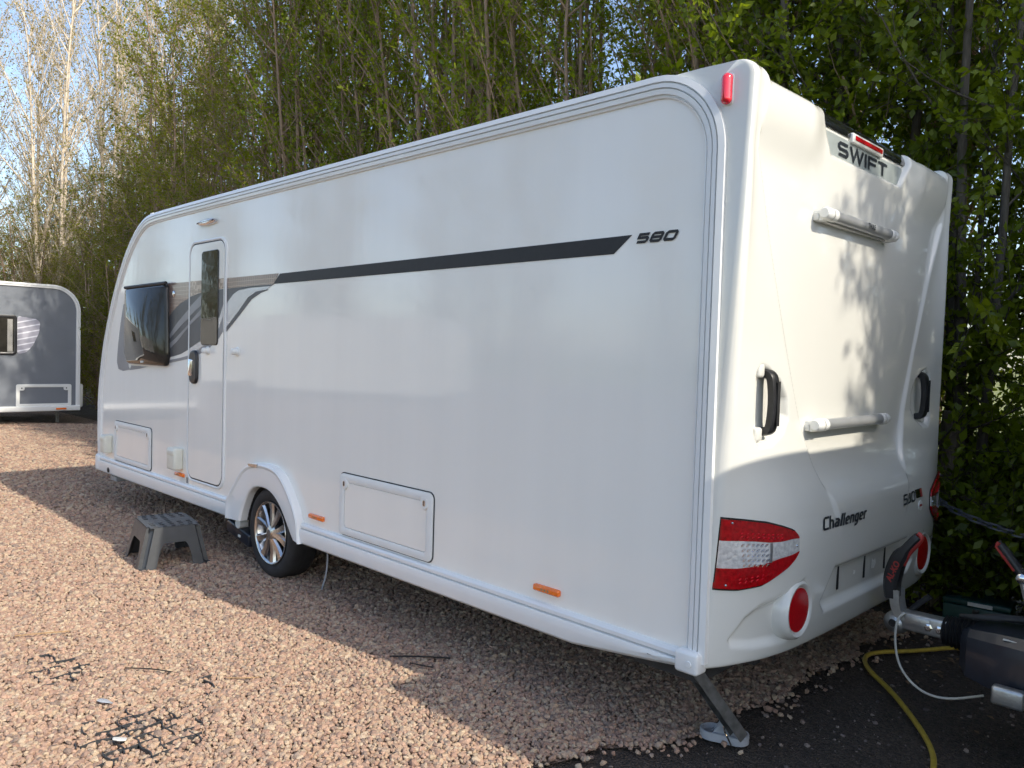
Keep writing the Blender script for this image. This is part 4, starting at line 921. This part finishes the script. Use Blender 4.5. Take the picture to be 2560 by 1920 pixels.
# slotted top: planks across with rows of holes
nxp = 8
for i in range(nxp):
    x0 = -LX1 + .004 + i * (2 * LX1 - .008) / nxp; x1 = x0 + (2 * LX1 - .008) / nxp - .003; mb = MB()
    yl = LY1 - .004 if 0 < i < nxp - 1 else LY1 - .018
    rows = np.linspace(-yl, yl, 12)
    cx = (x0 + x1) / 2; hw = .017
    for j in range(len(rows) - 1):
        a, b = rows[j], rows[j + 1]; z = SH + .002
        if j % 2 == 1 and 0 < j < len(rows) - 2 and not (i in (3, 4) and j != 5):
            mb.box(((x0 + cx - hw) / 2, (a + b) / 2, z), (cx - hw - x0, b - a, .006)); mb.box(((cx + hw + x1) / 2, (a + b) / 2, z), (x1 - cx - hw, b - a, .006))
        else: mb.box((cx, (a + b) / 2, z), (x1 - x0, b - a, .006))
    mb.build('top_plank', 'stool_grey', stool, (0, 0, 0), 0)
MB().box((0, 0, SH - .012), (2 * LX1 - .03, 2 * LY1 - .03, .004)).build('slot_shade_sheet', 'rubber_black', stool, (0, 0, 0), 0)  # black sheet added just under the slots, standing in for shade in the holes

# ------------------------------------------------------------------ small things on the ground
o = MB().tube(smooth_path([(.60, 2.42, .012), (.284, 2.246, .012), (.122, 1.945, .012), (.003, 1.800, .012), (-.040, 1.668, .012), (.040, 1.500, .012), (.209, 1.327, .012), (.338, 1.163, .012), (.463, .983, .012), (.543, .848, .012), (.594, .719, .012), (.64, .5, .012), (.66, .2, .012)], 3), .0115, 8).build('power_cable', 'cable_yellow', None, (0, 0, 0), 60)
tag(o, 'yellow power cable curving over the dark dirt at lower right', 'cable')
bx = empty('storage_box', (.19, 2.86, -.012), math.radians(6), 'dark green plastic case lying under the hedge with a white label', 'box')
MB().rbox((0, 0, .055), (.36, .22, .11), .012, 3).build('case_base', 'box_green', bx); MB().rbox((0, 0, .130), (.365, .225, .036), .012, 3).build('lid', 'box_green', bx)
MB().rbox((.02, -.114, .128), (.13, .003, .022), .0005).build('label', 'paper', bx, (0, 0, 0), 0); MB().rbox((-.0, -.114, .085), (.035, .012, .035), .003).build('latch', 'plastic_black', bx)
# chain strung along the hedge
tor = MB(); vs = []
for i in range(12):
    a = 2 * math.pi * i / 12
    cx, cy = (.020 if math.cos(a) > 0 else -.020) + .015 * math.cos(a), .015 * math.sin(a)
    for k in range(4):
        b = 2 * math.pi * k / 4; rr = .0065 * math.cos(b); vs.append((cx + rr * math.cos(a), cy + rr * math.sin(a), .0065 * math.sin(b)))
tor.add(vs, [(i * 4 + k, i * 4 + (k + 1) % 4, ((i + 1) % 12) * 4 + (k + 1) % 4, ((i + 1) % 12) * 4 + k) for i in range(12) for k in range(4)])
link0 = tor.build('link', 'chain_metal', None, (0, 0, 0), 60)
def chain(path, label):
    r = empty('chain', path[0], 0, label, 'chain', None); P = resample(path, int(sum((Vector(a) - Vector(b)).length for a, b in zip(path[:-1], path[1:])) / .049)); 
    for i in range(len(P) - 1):
        c = link0.copy(); COL.objects.link(c); c.parent = r; d = Vector(P[i + 1]) - Vector(P[i]); c.location = Vector(P[i]) - Vector(path[0])
        q = d.to_track_quat('X', 'Z'); c.rotation_euler = (q @ Matrix.Rotation(math.radians(45 + 90 * (i % 2)), 3, 'X').to_quaternion()).to_euler()
chain(smooth_path([(-.085, 2.95, .86), (.0, 2.55, .775), (.093, 2.43, .736), (.28, 2.42, .676), (.494, 2.42, .632), (.80, 2.45, .60), (1.20, 2.55, .62)], 2), 'heavy dark chain hanging in front of the hedge at right edge')
chain(smooth_path([(-8.9, 2.75, .86), (-8.5, 2.75, .72), (-8.0, 2.75, .62), (-7.4, 2.75, .60), (-6.7, 2.75, .66)], 2), 'heavy dark chain sagging between grey and white caravans')
bpy.data.objects.remove(link0, do_unlink=True)
mb = MB(); mb.tube([(-.10, 3.02, -.05), (-.085, 3.02, .6), (-.065, 3.03, 1.24), (-.064, 3.03, 1.255)], [.058, .056, .054, .048], 10)
tag(mb.build('fence_post', 'wood_post', None, (0, 0, 0), 40), 'weathered wooden post standing at the hedge beside caravan rear', 'post')
o = MB().plate(rpoly([(-.026, -.018), (.020, -.022), (.028, .010), (.004, .022), (-.024, .012)], .008), -.004, .004, .002).build('plastic_tag', 'paper', None, (0, 0, 0), 40)
o.location = (-1.604, -1.501, .024); o.rotation_euler = (math.radians(72), .1, .9); tag(o, 'small white plastic tag lying on the gravel', 'tag')
o = MB().tube([(0, 0, 0), (.03, .012, .006), (.075, .03, .004)], [.012, .016, .002], 5).build('feather', 'plastic_grey', None, (0, 0, 0), 40); o.location = (-2.03, -1.44, .016); o.scale = (1, 1, .3); tag(o, 'grey feather on the gravel near the exposed grid', 'feather')
for nm, mt, r, P, lab in (('dry_stalk', 'dry_stick', .0035, [(-3.07, -1.517, .02), (-3.0, -1.40, .028), (-2.963, -1.292, .022)], 'thin dry stalk on sunlit gravel at left edge'),
                          ('dry_stalk', 'dry_stick', .003, [(-1.891, -.939, .018), (-1.84, -.90, .022), (-1.804, -.827, .018)], 'short dry stalk on sunlit gravel right of the grid'),
                          ('twig', 'black_twig', .0045, [(-1.62, -.225, .018), (-1.53, -.15, .026), (-1.45, -.06, .022), (-1.41, -.01, .016)], 'black twig on shaded gravel below the caravan skirt'),
                          ('twig', 'black_twig', .003, [(-1.49, -.20, .018), (-1.42, -.19, .024), (-1.37, -.15, .018)], 'shorter black twig beside the long black twig'),
                          ('twig', 'black_twig', .003, [(-2.30, -1.24, .018), (-2.20, -1.16, .024), (-2.12, -1.10, .018)], 'thin dark twig on sunlit gravel behind the grid')):
    tag(MB().tube(smooth_path(P, 2), r, 5).build(nm, mt, None, (0, 0, 0), 60), lab, 'twig' if nm == 'twig' else 'stalk')
# plastic gravel grid where it shows
def gmask(x, y):
    return (np.exp(-(((x + 1.62) / .34) ** 2 + ((y + 1.40) / .30) ** 2)) + .8 * np.exp(-(((x + 2.55) / .42) ** 2 + ((y + 1.47) / .20) ** 2)) + .55 * np.exp(-(((x + 1.95) / .25) ** 2 + ((y + 1.0) / .15) ** 2)))
GS = .062
def wob(a, b, s): return .006 * np.sin(a * 52 + s) * np.sign(np.sin(b * 50 + s * 2))
mb = MB()
for ax in (0, 1):
    for k in range(-60, 1):
        c0 = k * GS + (0 if ax else -.02); t = np.arange(-3.2, -.6, GS / 4)
        for i in range(len(t) - 1):
            mid = (t[i] + t[i + 1]) / 2; X, Y = (c0, mid) if ax else (mid, c0)
            if gmask(X, Y) + .22 * math.sin(k * 2.3 + i * .31) < .73: continue
            e = [(c0 + float(wob(q, c0, k)), q) if ax else (q, c0 + float(wob(q, c0, k))) for q in (t[i], t[i + 1])]
            d = Vector((e[1][0] - e[0][0], e[1][1] - e[0][1], 0)).normalized(); nn = Vector((-d.y, d.x, 0)) * .0024
            vs = []
            for p in e:
                for s_ in (-1, 1):
                    for z in (-.01, .0105): vs.append((p[0] + nn.x * s_, p[1] + nn.y * s_, z))
            mb.add(vs, [(0, 1, 5, 4), (2, 6, 7, 3), (1, 3, 7, 5)])
tag(mb.build('gravel_grid', 'grid_plastic', None, (0, 0, 0), 0), 'black plastic gravel grid showing through the stones at lower left', 'grid', kind='stuff')

# ------------------------------------------------------------------ gravel: real stones, instanced
def to_cam(P):
    d = P - np.array([1.51775, -2.56188, 1.53978]); R = np.array([_r, _u, _f]); q = d @ R.T; return q
def jgrid(x0, x1, y0, y1, s):
    X, Y = np.meshgrid(np.arange(x0, x1, s), np.arange(y0, y1, s)); X = X.ravel() + rng.uniform(-.48, .48, X.size) * s; Y = Y.ravel() + rng.uniform(-.48, .48, Y.size) * s; return X, Y
def inview(X, Y, m=.30):
    q = to_cam(np.stack([X, Y, np.zeros_like(X)], 1)); h = 1280 / 1973 + m; v = 960 / 1973 + m
    return (q[:, 2] > .3) & (np.abs(q[:, 0]) < h * q[:, 2]) & (np.abs(q[:, 1]) < v * q[:, 2]), q[:, 2]
pts = []
for s, dmin, dmax, size in ((.0150, 0, 4.6, .0103), (.0195, 4.6, 7.0, .0122), (.030, 7.0, 14.5, .0165)):
    X, Y = jgrid(-16, .3, -4, 2.5, s); ok, d = inview(X, Y); ok &= (d >= dmin) & (d < dmax); X, Y, d = X[ok], Y[ok], d[ok]
    e = edge_x(Y) - X; keep = (e > 0) | (rng.random(X.size) < .25 * np.exp(np.minimum(e, 0) / .05)); 
    under = (Y > .9) & (X > -6.3) & (X < -.5); keep &= ~(under & (rng.random(X.size) < .8))
    X, Y = X[keep], Y[keep]; z = rng.uniform(-.002, .007, X.size) + .010 * np.exp(-((Y + .4) / .6) ** 2) * 0 + .004 * np.sin(X * 3.1) * np.sin(Y * 4.3)
    gm = gmask(X, Y)
    fx = np.abs((X / GS + .5) % 1 - .5) * GS; fy = np.abs(((Y + .02) / GS + .5) % 1 - .5) * GS
    on = (gm > .62) & ((fx < .0085) | (fy < .0085)) & (rng.random(X.size) < .45)
    X, Y, z, gm = X[~on], Y[~on], z[~on], gm[~on]
    pts.append(np.stack([X, Y, z - .004 * (gm > .5), size * np.clip(rng.lognormal(0, .28, X.size), .55, 1.9)], 1))
pts = np.concatenate(pts)
def scatter(name, pts, mt, seed, sub=1, flat=.72):
    me = bpy.data.meshes.new(name); me.from_pydata(pts[:, :3].tolist(), [], [])
    n = len(pts); a = me.attributes.new('rot', 'FLOAT_VECTOR', 'POINT'); a.data.foreach_set('vector', np.stack([rng.uniform(-.5, .5, n), rng.uniform(-.5, .5, n), rng.uniform(0, 6.28, n)], 1).astype(np.float32).ravel())
    a = me.attributes.new('scl', 'FLOAT_VECTOR', 'POINT'); s = pts[:, 3]
    a.data.foreach_set('vector', np.stack([s * rng.uniform(.9, 1.35, n), s * rng.uniform(.75, 1.1, n), s * rng.uniform(flat - .2, flat + .15, n)], 1).astype(np.float32).ravel())
    a = me.attributes.new('pick', 'INT', 'POINT'); a.data.foreach_set('value', rng.integers(0, 6, n).astype(np.int32))
    o = bpy.data.objects.new(name, me); COL.objects.link(o)
    ng = bpy.data.node_groups.new(name, 'GeometryNodeTree'); ng.interface.new_socket('Geometry', in_out='INPUT', socket_type='NodeSocketGeometry'); ng.interface.new_socket('Geometry', in_out='OUTPUT', socket_type='NodeSocketGeometry')
    N = ng.nodes; L = ng.links; gi = N.new('NodeGroupInput'); go = N.new('NodeGroupOutput')
    g2i = N.new('GeometryNodeGeometryToInstance')
    for v in range(6):
        ico = N.new('GeometryNodeMeshIcoSphere'); ico.inputs['Subdivisions'].default_value = sub
        ps = N.new('GeometryNodeInputPosition'); va = N.new('ShaderNodeVectorMath'); va.operation = 'ADD'; va.inputs[1].default_value = (v * 7.3 + seed, v * 3.1, v * 5.7)
        ns = N.new('ShaderNodeTexNoise'); ns.inputs['Scale'].default_value = 1.1; ns.inputs['Detail'].default_value = 1
        sb = N.new('ShaderNodeVectorMath'); sb.operation = 'SUBTRACT'; sb.inputs[1].default_value = (.5, .5, .5); ms = N.new('ShaderNodeVectorMath'); ms.operation = 'SCALE'; ms.inputs['Scale'].default_value = 1.7
        sp_ = N.new('GeometryNodeSetPosition'); sm = N.new('GeometryNodeSetMaterial'); sm.inputs['Material'].default_value = MATS[mt]
        L.new(ps.outputs[0], va.inputs[0]); L.new(va.outputs[0], ns.inputs['Vector']); L.new(ns.outputs['Color'], sb.inputs[0]); L.new(sb.outputs[0], ms.inputs[0])
        L.new(ico.outputs['Mesh'], sp_.inputs['Geometry']); L.new(ms.outputs[0], sp_.inputs['Offset']); L.new(sp_.outputs[0], sm.inputs['Geometry']); L.new(sm.outputs[0], g2i.inputs[0])
    iop = N.new('GeometryNodeInstanceOnPoints'); iop.inputs['Pick Instance'].default_value = True
    def attr(nm, ty):
        q = N.new('GeometryNodeInputNamedAttribute'); q.data_type = ty; q.inputs['Name'].default_value = nm; return q.outputs['Attribute']
    e2r = N.new('FunctionNodeEulerToRotation'); L.new(attr('rot', 'FLOAT_VECTOR'), e2r.inputs[0])
    L.new(gi.outputs[0], iop.inputs['Points']); L.new(g2i.outputs[0], iop.inputs['Instance']); L.new(attr('pick', 'INT'), iop.inputs['Instance Index']); L.new(e2r.outputs[0], iop.inputs['Rotation']); L.new(attr('scl', 'FLOAT_VECTOR'), iop.inputs['Scale'])
    L.new(iop.outputs[0], go.inputs[0])
    md = o.modifiers.new('stones', 'NODES'); md.node_group = ng; me.materials.append(MATS[mt]); return o
tag(scatter('gravel', pts, 'stone', 3), 'pinkish beige crushed gravel covering the pitch', 'gravel', kind='stuff')
X, Y = jgrid(-1.2, 2.4, -1.4, 3.4, .05); ok, d = inview(X, Y); ok &= (X > edge_x(Y)) & (rng.random(X.size) < .5); n = ok.sum()
tag(scatter('loose_stones', np.stack([X[ok], Y[ok], np.full(n, -.015), .004 * np.clip(rng.lognormal(0, .6, n), .4, 3.2)], 1), 'dark_stone', 9), 'scattered small stones on the dark dirt', 'stones', kind='stuff')
print('stones', len(pts))
# ------------------------------------------------------------------ trees
def tubes(P, R, sides):
    """P (n,k,3) paths, R (n,k) radii -> verts, quads"""
    n, k, _ = P.shape; T = np.empty_like(P); T[:, 1:-1] = P[:, 2:] - P[:, :-2]; T[:, 0] = P[:, 1] - P[:, 0]; T[:, -1] = P[:, -1] - P[:, -2]
    T /= np.linalg.norm(T, axis=2, keepdims=True) + 1e-9
    ref = np.tile(np.array([.31, .87, .38]), (n, k, 1)); U = np.cross(T, ref); U /= np.linalg.norm(U, axis=2, keepdims=True) + 1e-9; V = np.cross(T, U)
    a = np.arange(sides) * 2 * np.pi / sides
    vs = P[:, :, None, :] + (U[:, :, None, :] * np.cos(a)[None, None, :, None] + V[:, :, None, :] * np.sin(a)[None, None, :, None]) * R[:, :, None, None]
    idx = np.arange(n * k * sides).reshape(n, k, sides); nx = np.roll(idx, -1, axis=2)
    q = np.stack([idx[:, :-1], nx[:, :-1], nx[:, 1:], idx[:, 1:]], -1).reshape(-1, 4)
    return vs.reshape(-1, 3), q
def bezier(A, B, C, k):
    t = np.linspace(0, 1, k)[None, :, None]; return A[:, None] * (1 - t) ** 2 + B[:, None] * 2 * t * (1 - t) + C[:, None] * t * t
def raw_mesh(name, V, Q, mt, tone=None, smooth=True):
    me = bpy.data.meshes.new(name); nf, c = Q.shape
    me.vertices.add(len(V)); me.vertices.foreach_set('co', V.astype(np.float32).ravel()); me.loops.add(nf * c); me.loops.foreach_set('vertex_index', Q.astype(np.int32).ravel())
    me.polygons.add(nf); me.polygons.foreach_set('loop_start', (np.arange(nf) * c).astype(np.int32)); me.polygons.foreach_set('loop_total', np.full(nf, c, np.int32))
    me.update(calc_edges=True)
    if tone is not None: a = me.attributes.new('tone', 'FLOAT', 'FACE'); a.data.foreach_set('value', tone.astype(np.float32))
    if smooth: me.polygons.foreach_set('use_smooth', np.ones(nf, bool))
    me.materials.append(MATS[mt]); return me
def unit(v): return v / (np.linalg.norm(v, axis=-1, keepdims=True) + 1e-9)
def make_tree(seed, H=7.5, nst=3, spread=.35, nb=26, nt=9, nl=22, leaf=.05, wood='twig_wood', leafm='leaf_fresh', zlow=.08, Lb=1.1, el=(30, 62), r0=.045, lean=(0, 0), twig=.38, aspect=.56):
    g_ = np.random.default_rng(seed); Vs = []; Qs = []; off = 0
    def put(V, Q):
        nonlocal off
        Vs.append(V); Qs.append(Q + off); off += len(V)
    # stems
    k = 9; t = np.linspace(0, 1, k); S = np.zeros((nst, k, 3)); hs = H * g_.uniform(.8, 1.05, nst)
    az = g_.uniform(0, 6.28, nst); base = np.stack([np.cos(az), np.sin(az)], 1) * g_.uniform(.02, .16, nst)[:, None]
    for i in range(nst):
        d = np.array([np.cos(az[i]), np.sin(az[i])]) * spread * g_.uniform(.5, 1.2) + np.array(lean) * H * .1
        wob_ = np.cumsum(g_.normal(0, .05, (k, 2)), 0) * (H / 8)
        S[i, :, :2] = base[i] + d * (t[:, None] ** 1.2) + wob_ * t[:, None]; S[i, :, 2] = hs[i] * t - .08
    rs = r0 * g_.uniform(.7, 1.15, nst); put(*tubes(S, rs[:, None] * (1 - .86 * t[None]), 6))
    # branches
    n = nst * nb; si = np.repeat(np.arange(nst), nb); tb = np.clip(zlow + (1 - zlow) * np.tile((np.arange(nb) + .5) / nb, nst) + g_.normal(0, .02, n), zlow, .99)
    f = tb * (k - 1); i0 = np.minimum(f.astype(int), k - 2); fr = (f - i0)[:, None]; A = S[si, i0] * (1 - fr) + S[si, i0 + 1] * fr
    a2 = g_.uniform(0, 6.28, n); e2 = np.radians(g_.uniform(*el, n)); L_ = Lb * (1.1 - .55 * tb) * g_.uniform(.55, 1.25, n)
    d = np.stack([np.cos(a2) * np.cos(e2), np.sin(a2) * np.cos(e2), np.sin(e2)], 1); C = A + d * L_[:, None] + np.array([lean[0], lean[1], .12]) * L_[:, None]
    B = A + d * L_[:, None] * .5 - np.array([0, 0, .08]) * L_[:, None]; kb = 5; BP = bezier(A, B, C, kb)
    put(*tubes(BP, (.0035 + .008 * L_ * (r0 / .045))[:, None] * np.linspace(1, .35, kb)[None], 4))
    # twigs
    m_ = n * nt; bi = np.repeat(np.arange(n), nt); s_ = np.clip(np.tile((np.arange(nt) + .7) / nt, n) + g_.normal(0, .05, m_), .1, 1); f = s_ * (kb - 1); i0 = np.minimum(f.astype(int), kb - 2); fr = (f - i0)[:, None]
    A = BP[bi, i0] * (1 - fr) + BP[bi, i0 + 1] * fr; dd = unit(d[bi] + g_.normal(0, .55, (m_, 3)) + np.array([0, 0, .25])); Lt = twig * g_.uniform(.5, 1.4, m_)
    C = A + dd * Lt[:, None]; B = (A + C) / 2 + g_.normal(0, .03, (m_, 3)); TP = bezier(A, B, C, 3); put(*tubes(TP, np.tile(np.array([[.0032, .0024, .0012]]), (m_, 1)), 3))
    trunk = raw_mesh('trunk', np.concatenate(Vs), np.concatenate(Qs), wood)
    # leaves
    q = m_ * nl; ti = np.repeat(np.arange(m_), nl); s_ = g_.random(q)[:, None]; P = TP[ti, 0] * (1 - s_) ** 2 + TP[ti, 1] * 2 * s_ * (1 - s_) + TP[ti, 2] * s_ ** 2
    ld = unit(unit(TP[ti, 2] - TP[ti, 0]) * .5 + g_.normal(0, .8, (q, 3)) + np.array([0, 0, -.1])); nn = unit(g_.normal(0, .7, (q, 3)) + np.array([.25, 0, .6])); sd = unit(np.cross(ld, nn)); up = np.cross(sd, ld)
    ll = leaf * np.clip(g_.normal(1, .28, q), .4, 1.7)[:, None]; P = P + ld * ll * .25
    V = np.stack([P, P + ld * ll * .45 + sd * ll * aspect / 2 + up * ll * .06, P + ld * ll, P + ld * ll * .45 - sd * ll * aspect / 2 + up * ll * .06], 1).reshape(-1, 3)
    clump = np.repeat(g_.normal(0, .16, n), nt * nl); tone = np.clip(.5 + clump + g_.normal(0, .2, q), 0, 1)
    return trunk, raw_mesh('crown', V, np.arange(q * 4).reshape(-1, 4), leafm, tone, smooth=False)
PROTO = {}
def proto(key, seeds, **kw): PROTO[key] = [make_tree(s, **kw) for s in seeds]
proto('leafy', (1, 2, 3), H=7.5, nst=4, nb=24, nt=9, nl=25, leaf=.058, wood='dark_wood', leafm='leaf_dark', zlow=.05, Lb=1.0, el=(5, 55), r0=.048, spread=.5)
proto('twiggy', (11, 12, 13), H=8.2, nst=5, nb=24, nt=9, nl=15, leaf=.050, wood='twig_wood', leafm='leaf_fresh', zlow=.08, Lb=1.35, el=(42, 72), r0=.058, spread=.6, lean=(-.18, -.10), twig=.5, )
proto('small', (21, 22, 23), H=8.2, nst=5, nb=24, nt=10, nl=13, leaf=.046, wood='twig_wood', leafm='leaf_olive', zlow=.04, Lb=1.3, el=(20, 62), r0=.04, spread=.7, twig=.45, lean=(-.05, -.06))
proto('bare', (31, 32), H=11.5, nst=3, nb=40, nt=14, nl=5, leaf=.05, wood='pale_wood', leafm='leaf_bud', zlow=.12, Lb=2.2, el=(45, 74), r0=.055, spread=.7, twig=.75)
proto('shrub', (41, 42), H=.85, nst=9, nb=6, nt=5, nl=9, leaf=.062, wood='dark_wood', leafm='leaf_dark', zlow=.15, Lb=.42, el=(-5, 50), r0=.009, spread=.42, twig=.20)
PARTN = ('trunk', 'crown')
cnt = {}
def plant(name, key, x, y, label, cat, group, sc=1.0, zs=1.0, rz=None):
    i = cnt.get(key, 0); cnt[key] = i + 1; tr, cr = PROTO[key][i % len(PROTO[key])]
    o = empty(name, (x, y, -.02), rnd.uniform(0, 6.28) if rz is None else rz, label, cat, group); o.scale = (sc, sc, sc * zs)
    for nm, me in zip(PARTN, (tr, cr)):
        c = bpy.data.objects.new(nm, me); COL.objects.link(c); c.parent = o
    return o
ORD = ['first', 'second', 'third', 'fourth', 'fifth', 'sixth', 'seventh', 'eighth', 'ninth', 'tenth', 'eleventh', 'twelfth', 'thirteenth', 'fourteenth', 'fifteenth', 'sixteenth', 'seventeenth', 'eighteenth', 'nineteenth', 'twentieth', 'twenty-first', 'twenty-second', 'twenty-third', 'twenty-fourth', 'twenty-fifth', 'twenty-sixth', 'twenty-seventh', 'twenty-eighth', 'twenty-ninth', 'thirtieth']
num = {}
def lab(fmt):
    i = num.get(fmt, 0); num[fmt] = i + 1; return fmt.replace('#', ORD[i])
G1, G2, G3, G4, G5 = 'leafy hedge trees by the caravan rear', 'twiggy hedge trees behind the roof', 'small leaved hedge trees behind the caravan front', 'bare pale trees at the left', 'low shrubs under the hedge'
KIND = {'leafy': ('# large leaved dark green tree from the right, {} row of the hedge', G1), 'twiggy': ('# twiggy upright tree from the caravan rear corner, {} row of the hedge', G2), 'small': ('# olive green bushy tree going left from caravan door, {} row of hedge', G3)}
def hedge(x): return 3.35 + .25 * math.sin(x * 1.7)
def hedge_tree(key, x, y, row, sc, zs):
    f, gp = KIND[key]
    if x > 2.05 and y < 3.6 and row == 'front' and sc < 1.2 and zs == 1.0: L_, gp = lab('# leafy tree beyond the right edge, shading the caravan rear'), 'trees beyond the right edge'
    else: L_ = lab(f.format(row))
    plant('hedge_tree', key, x, y, L_, 'tree', gp, sc, zs, None if key != 'twiggy' else rnd.uniform(-.5, .5))
for x, y, s in ((2.1, 2.95, .8), (2.7, 2.85, .85), (4.5, 2.75, .95), (3.3, 2.95, .9), (4.1, 3.05, 1.0), (4.9, 3.05, 1.0), (5.8, 3.15, 1.02), (6.8, 3.3, 1.05), (7.9, 3.35, 1.1), (9.2, 3.5, 1.15)): hedge_tree('leafy', x, y, 'front', s, 1.0)
x = 1.6
while x > -27:
    key, st_ = ('leafy', .60) if x > -1.6 else (('twiggy', .72) if x > -8.5 else ('small', .95))
    lowr = 1.0 if x > -14.5 else (.8 if x > -17 else .62)
    hedge_tree(key, x, hedge(x) + rnd.uniform(-.15, .2), 'front', rnd.uniform(.88, 1.1) * (1 if lowr == 1 else .5 + .5 * lowr), rnd.uniform(.92, 1.08) * lowr); x -= st_ * rnd.uniform(.85, 1.15)
x = 2.5
while x > -27:
    key, st_ = ('leafy', 1.5) if x > -.5 else (('twiggy', 1.2) if (x > -9 and rnd.random() < .75) else ('small', 1.5))
    lowr = 1.0 if x > -14 else (.8 if x > -17 else .65)
    hedge_tree(key, x, hedge(x) + 1.15 + rnd.uniform(-.3, .35), 'back', rnd.uniform(.95, 1.15), rnd.uniform(.95, 1.1) * lowr); x -= st_ * rnd.uniform(.85, 1.15)
for x, y, s in ((-17.6, 4.8, .9), (-19.5, 3.0, 1.0), (-21.5, 1.2, 1.05), (-23.5, -.4, 1.0), (-20.8, 4.6, 1.1), (-25.0, 2.2, 1.05), (-23.2, 3.6, .95), (-27.0, .6, 1.05), (-18.8, 6.2, 1.0), (-22.5, 5.6, 1.1)):
    plant('pale_tree', 'bare', x, y, lab('# tall pale almost bare tree against the sky at upper left'), 'tree', G4, s)
for x, y in ((-18.6, 2.2), (-19.0, .4), (-19.6, -1.4), (-20.4, -3.2)):
    plant('hedge_tree', 'small', x, y, lab('# bushy tree from the hedge corner behind the grey caravan'), 'tree', 'trees behind the grey caravan', rnd.uniform(.7, .85), .8)
for x, y, s in ((.02, 3.08, .9), (.30, 3.14, 1.0), (.62, 3.06, 1.0), (.48, 3.35, 1.2), (.14, 3.35, 1.15), (.95, 3.1, 1.1), (-.22, 3.0, .8), (.80, 3.4, 1.3), (-.35, 3.2, 1.1)):
    plant('shrub', 'shrub', x, y, lab('# low leafy shrub at the hedge foot beside the drawbar'), 'shrub', G5, s)
for x, y, s in ((-7.4, 3.0, 1.2), (-8.3, 2.95, 1.3), (-9.4, 3.0, 1.2), (-10.6, 2.95, 1.4), (-11.8, 3.0, 1.3)):
    plant('shrub', 'shrub', x, y, lab('# low leafy shrub at the hedge foot between the two caravans'), 'shrub', 'low shrubs between the caravans', s)
for k in range(13):
    plant('yard_tree', 'small', -52 + k * 3.6, -17 + 1.5 * math.sin(k * 2.1), lab('# tree across the yard, mirrored in the glossy caravan side'), 'tree', 'trees across the yard', rnd.uniform(1.1, 1.4), 1.0)
# leaf litter on the dirt below the hedge
n = 900; lx = rng.uniform(-.9, 1.6, n); ly = np.clip(rng.normal(2.75, .55, n), 1.2, 3.6); a = rng.uniform(0, 6.28, n); s = rng.uniform(.012, .032, n); z = rng.uniform(-.012, .004, n)
ca, sa = np.cos(a), np.sin(a); V = np.stack([np.stack([lx + (px * ca - py * sa) * s, ly + (px * sa + py * ca) * s, z + pz * s], 1) for px, py, pz in ((-1, 0, .1), (0, .45, .25), (1, 0, .1), (0, -.45, .25))], 1).reshape(-1, 3)
me = raw_mesh('leaf_litter', V, np.arange(n * 4).reshape(-1, 4), 'dry_leaf', None, False); o = bpy.data.objects.new('leaf_litter', me); COL.objects.link(o); tag(o, 'dry leaf litter on the dirt below the hedge', 'leaves', kind='stuff')
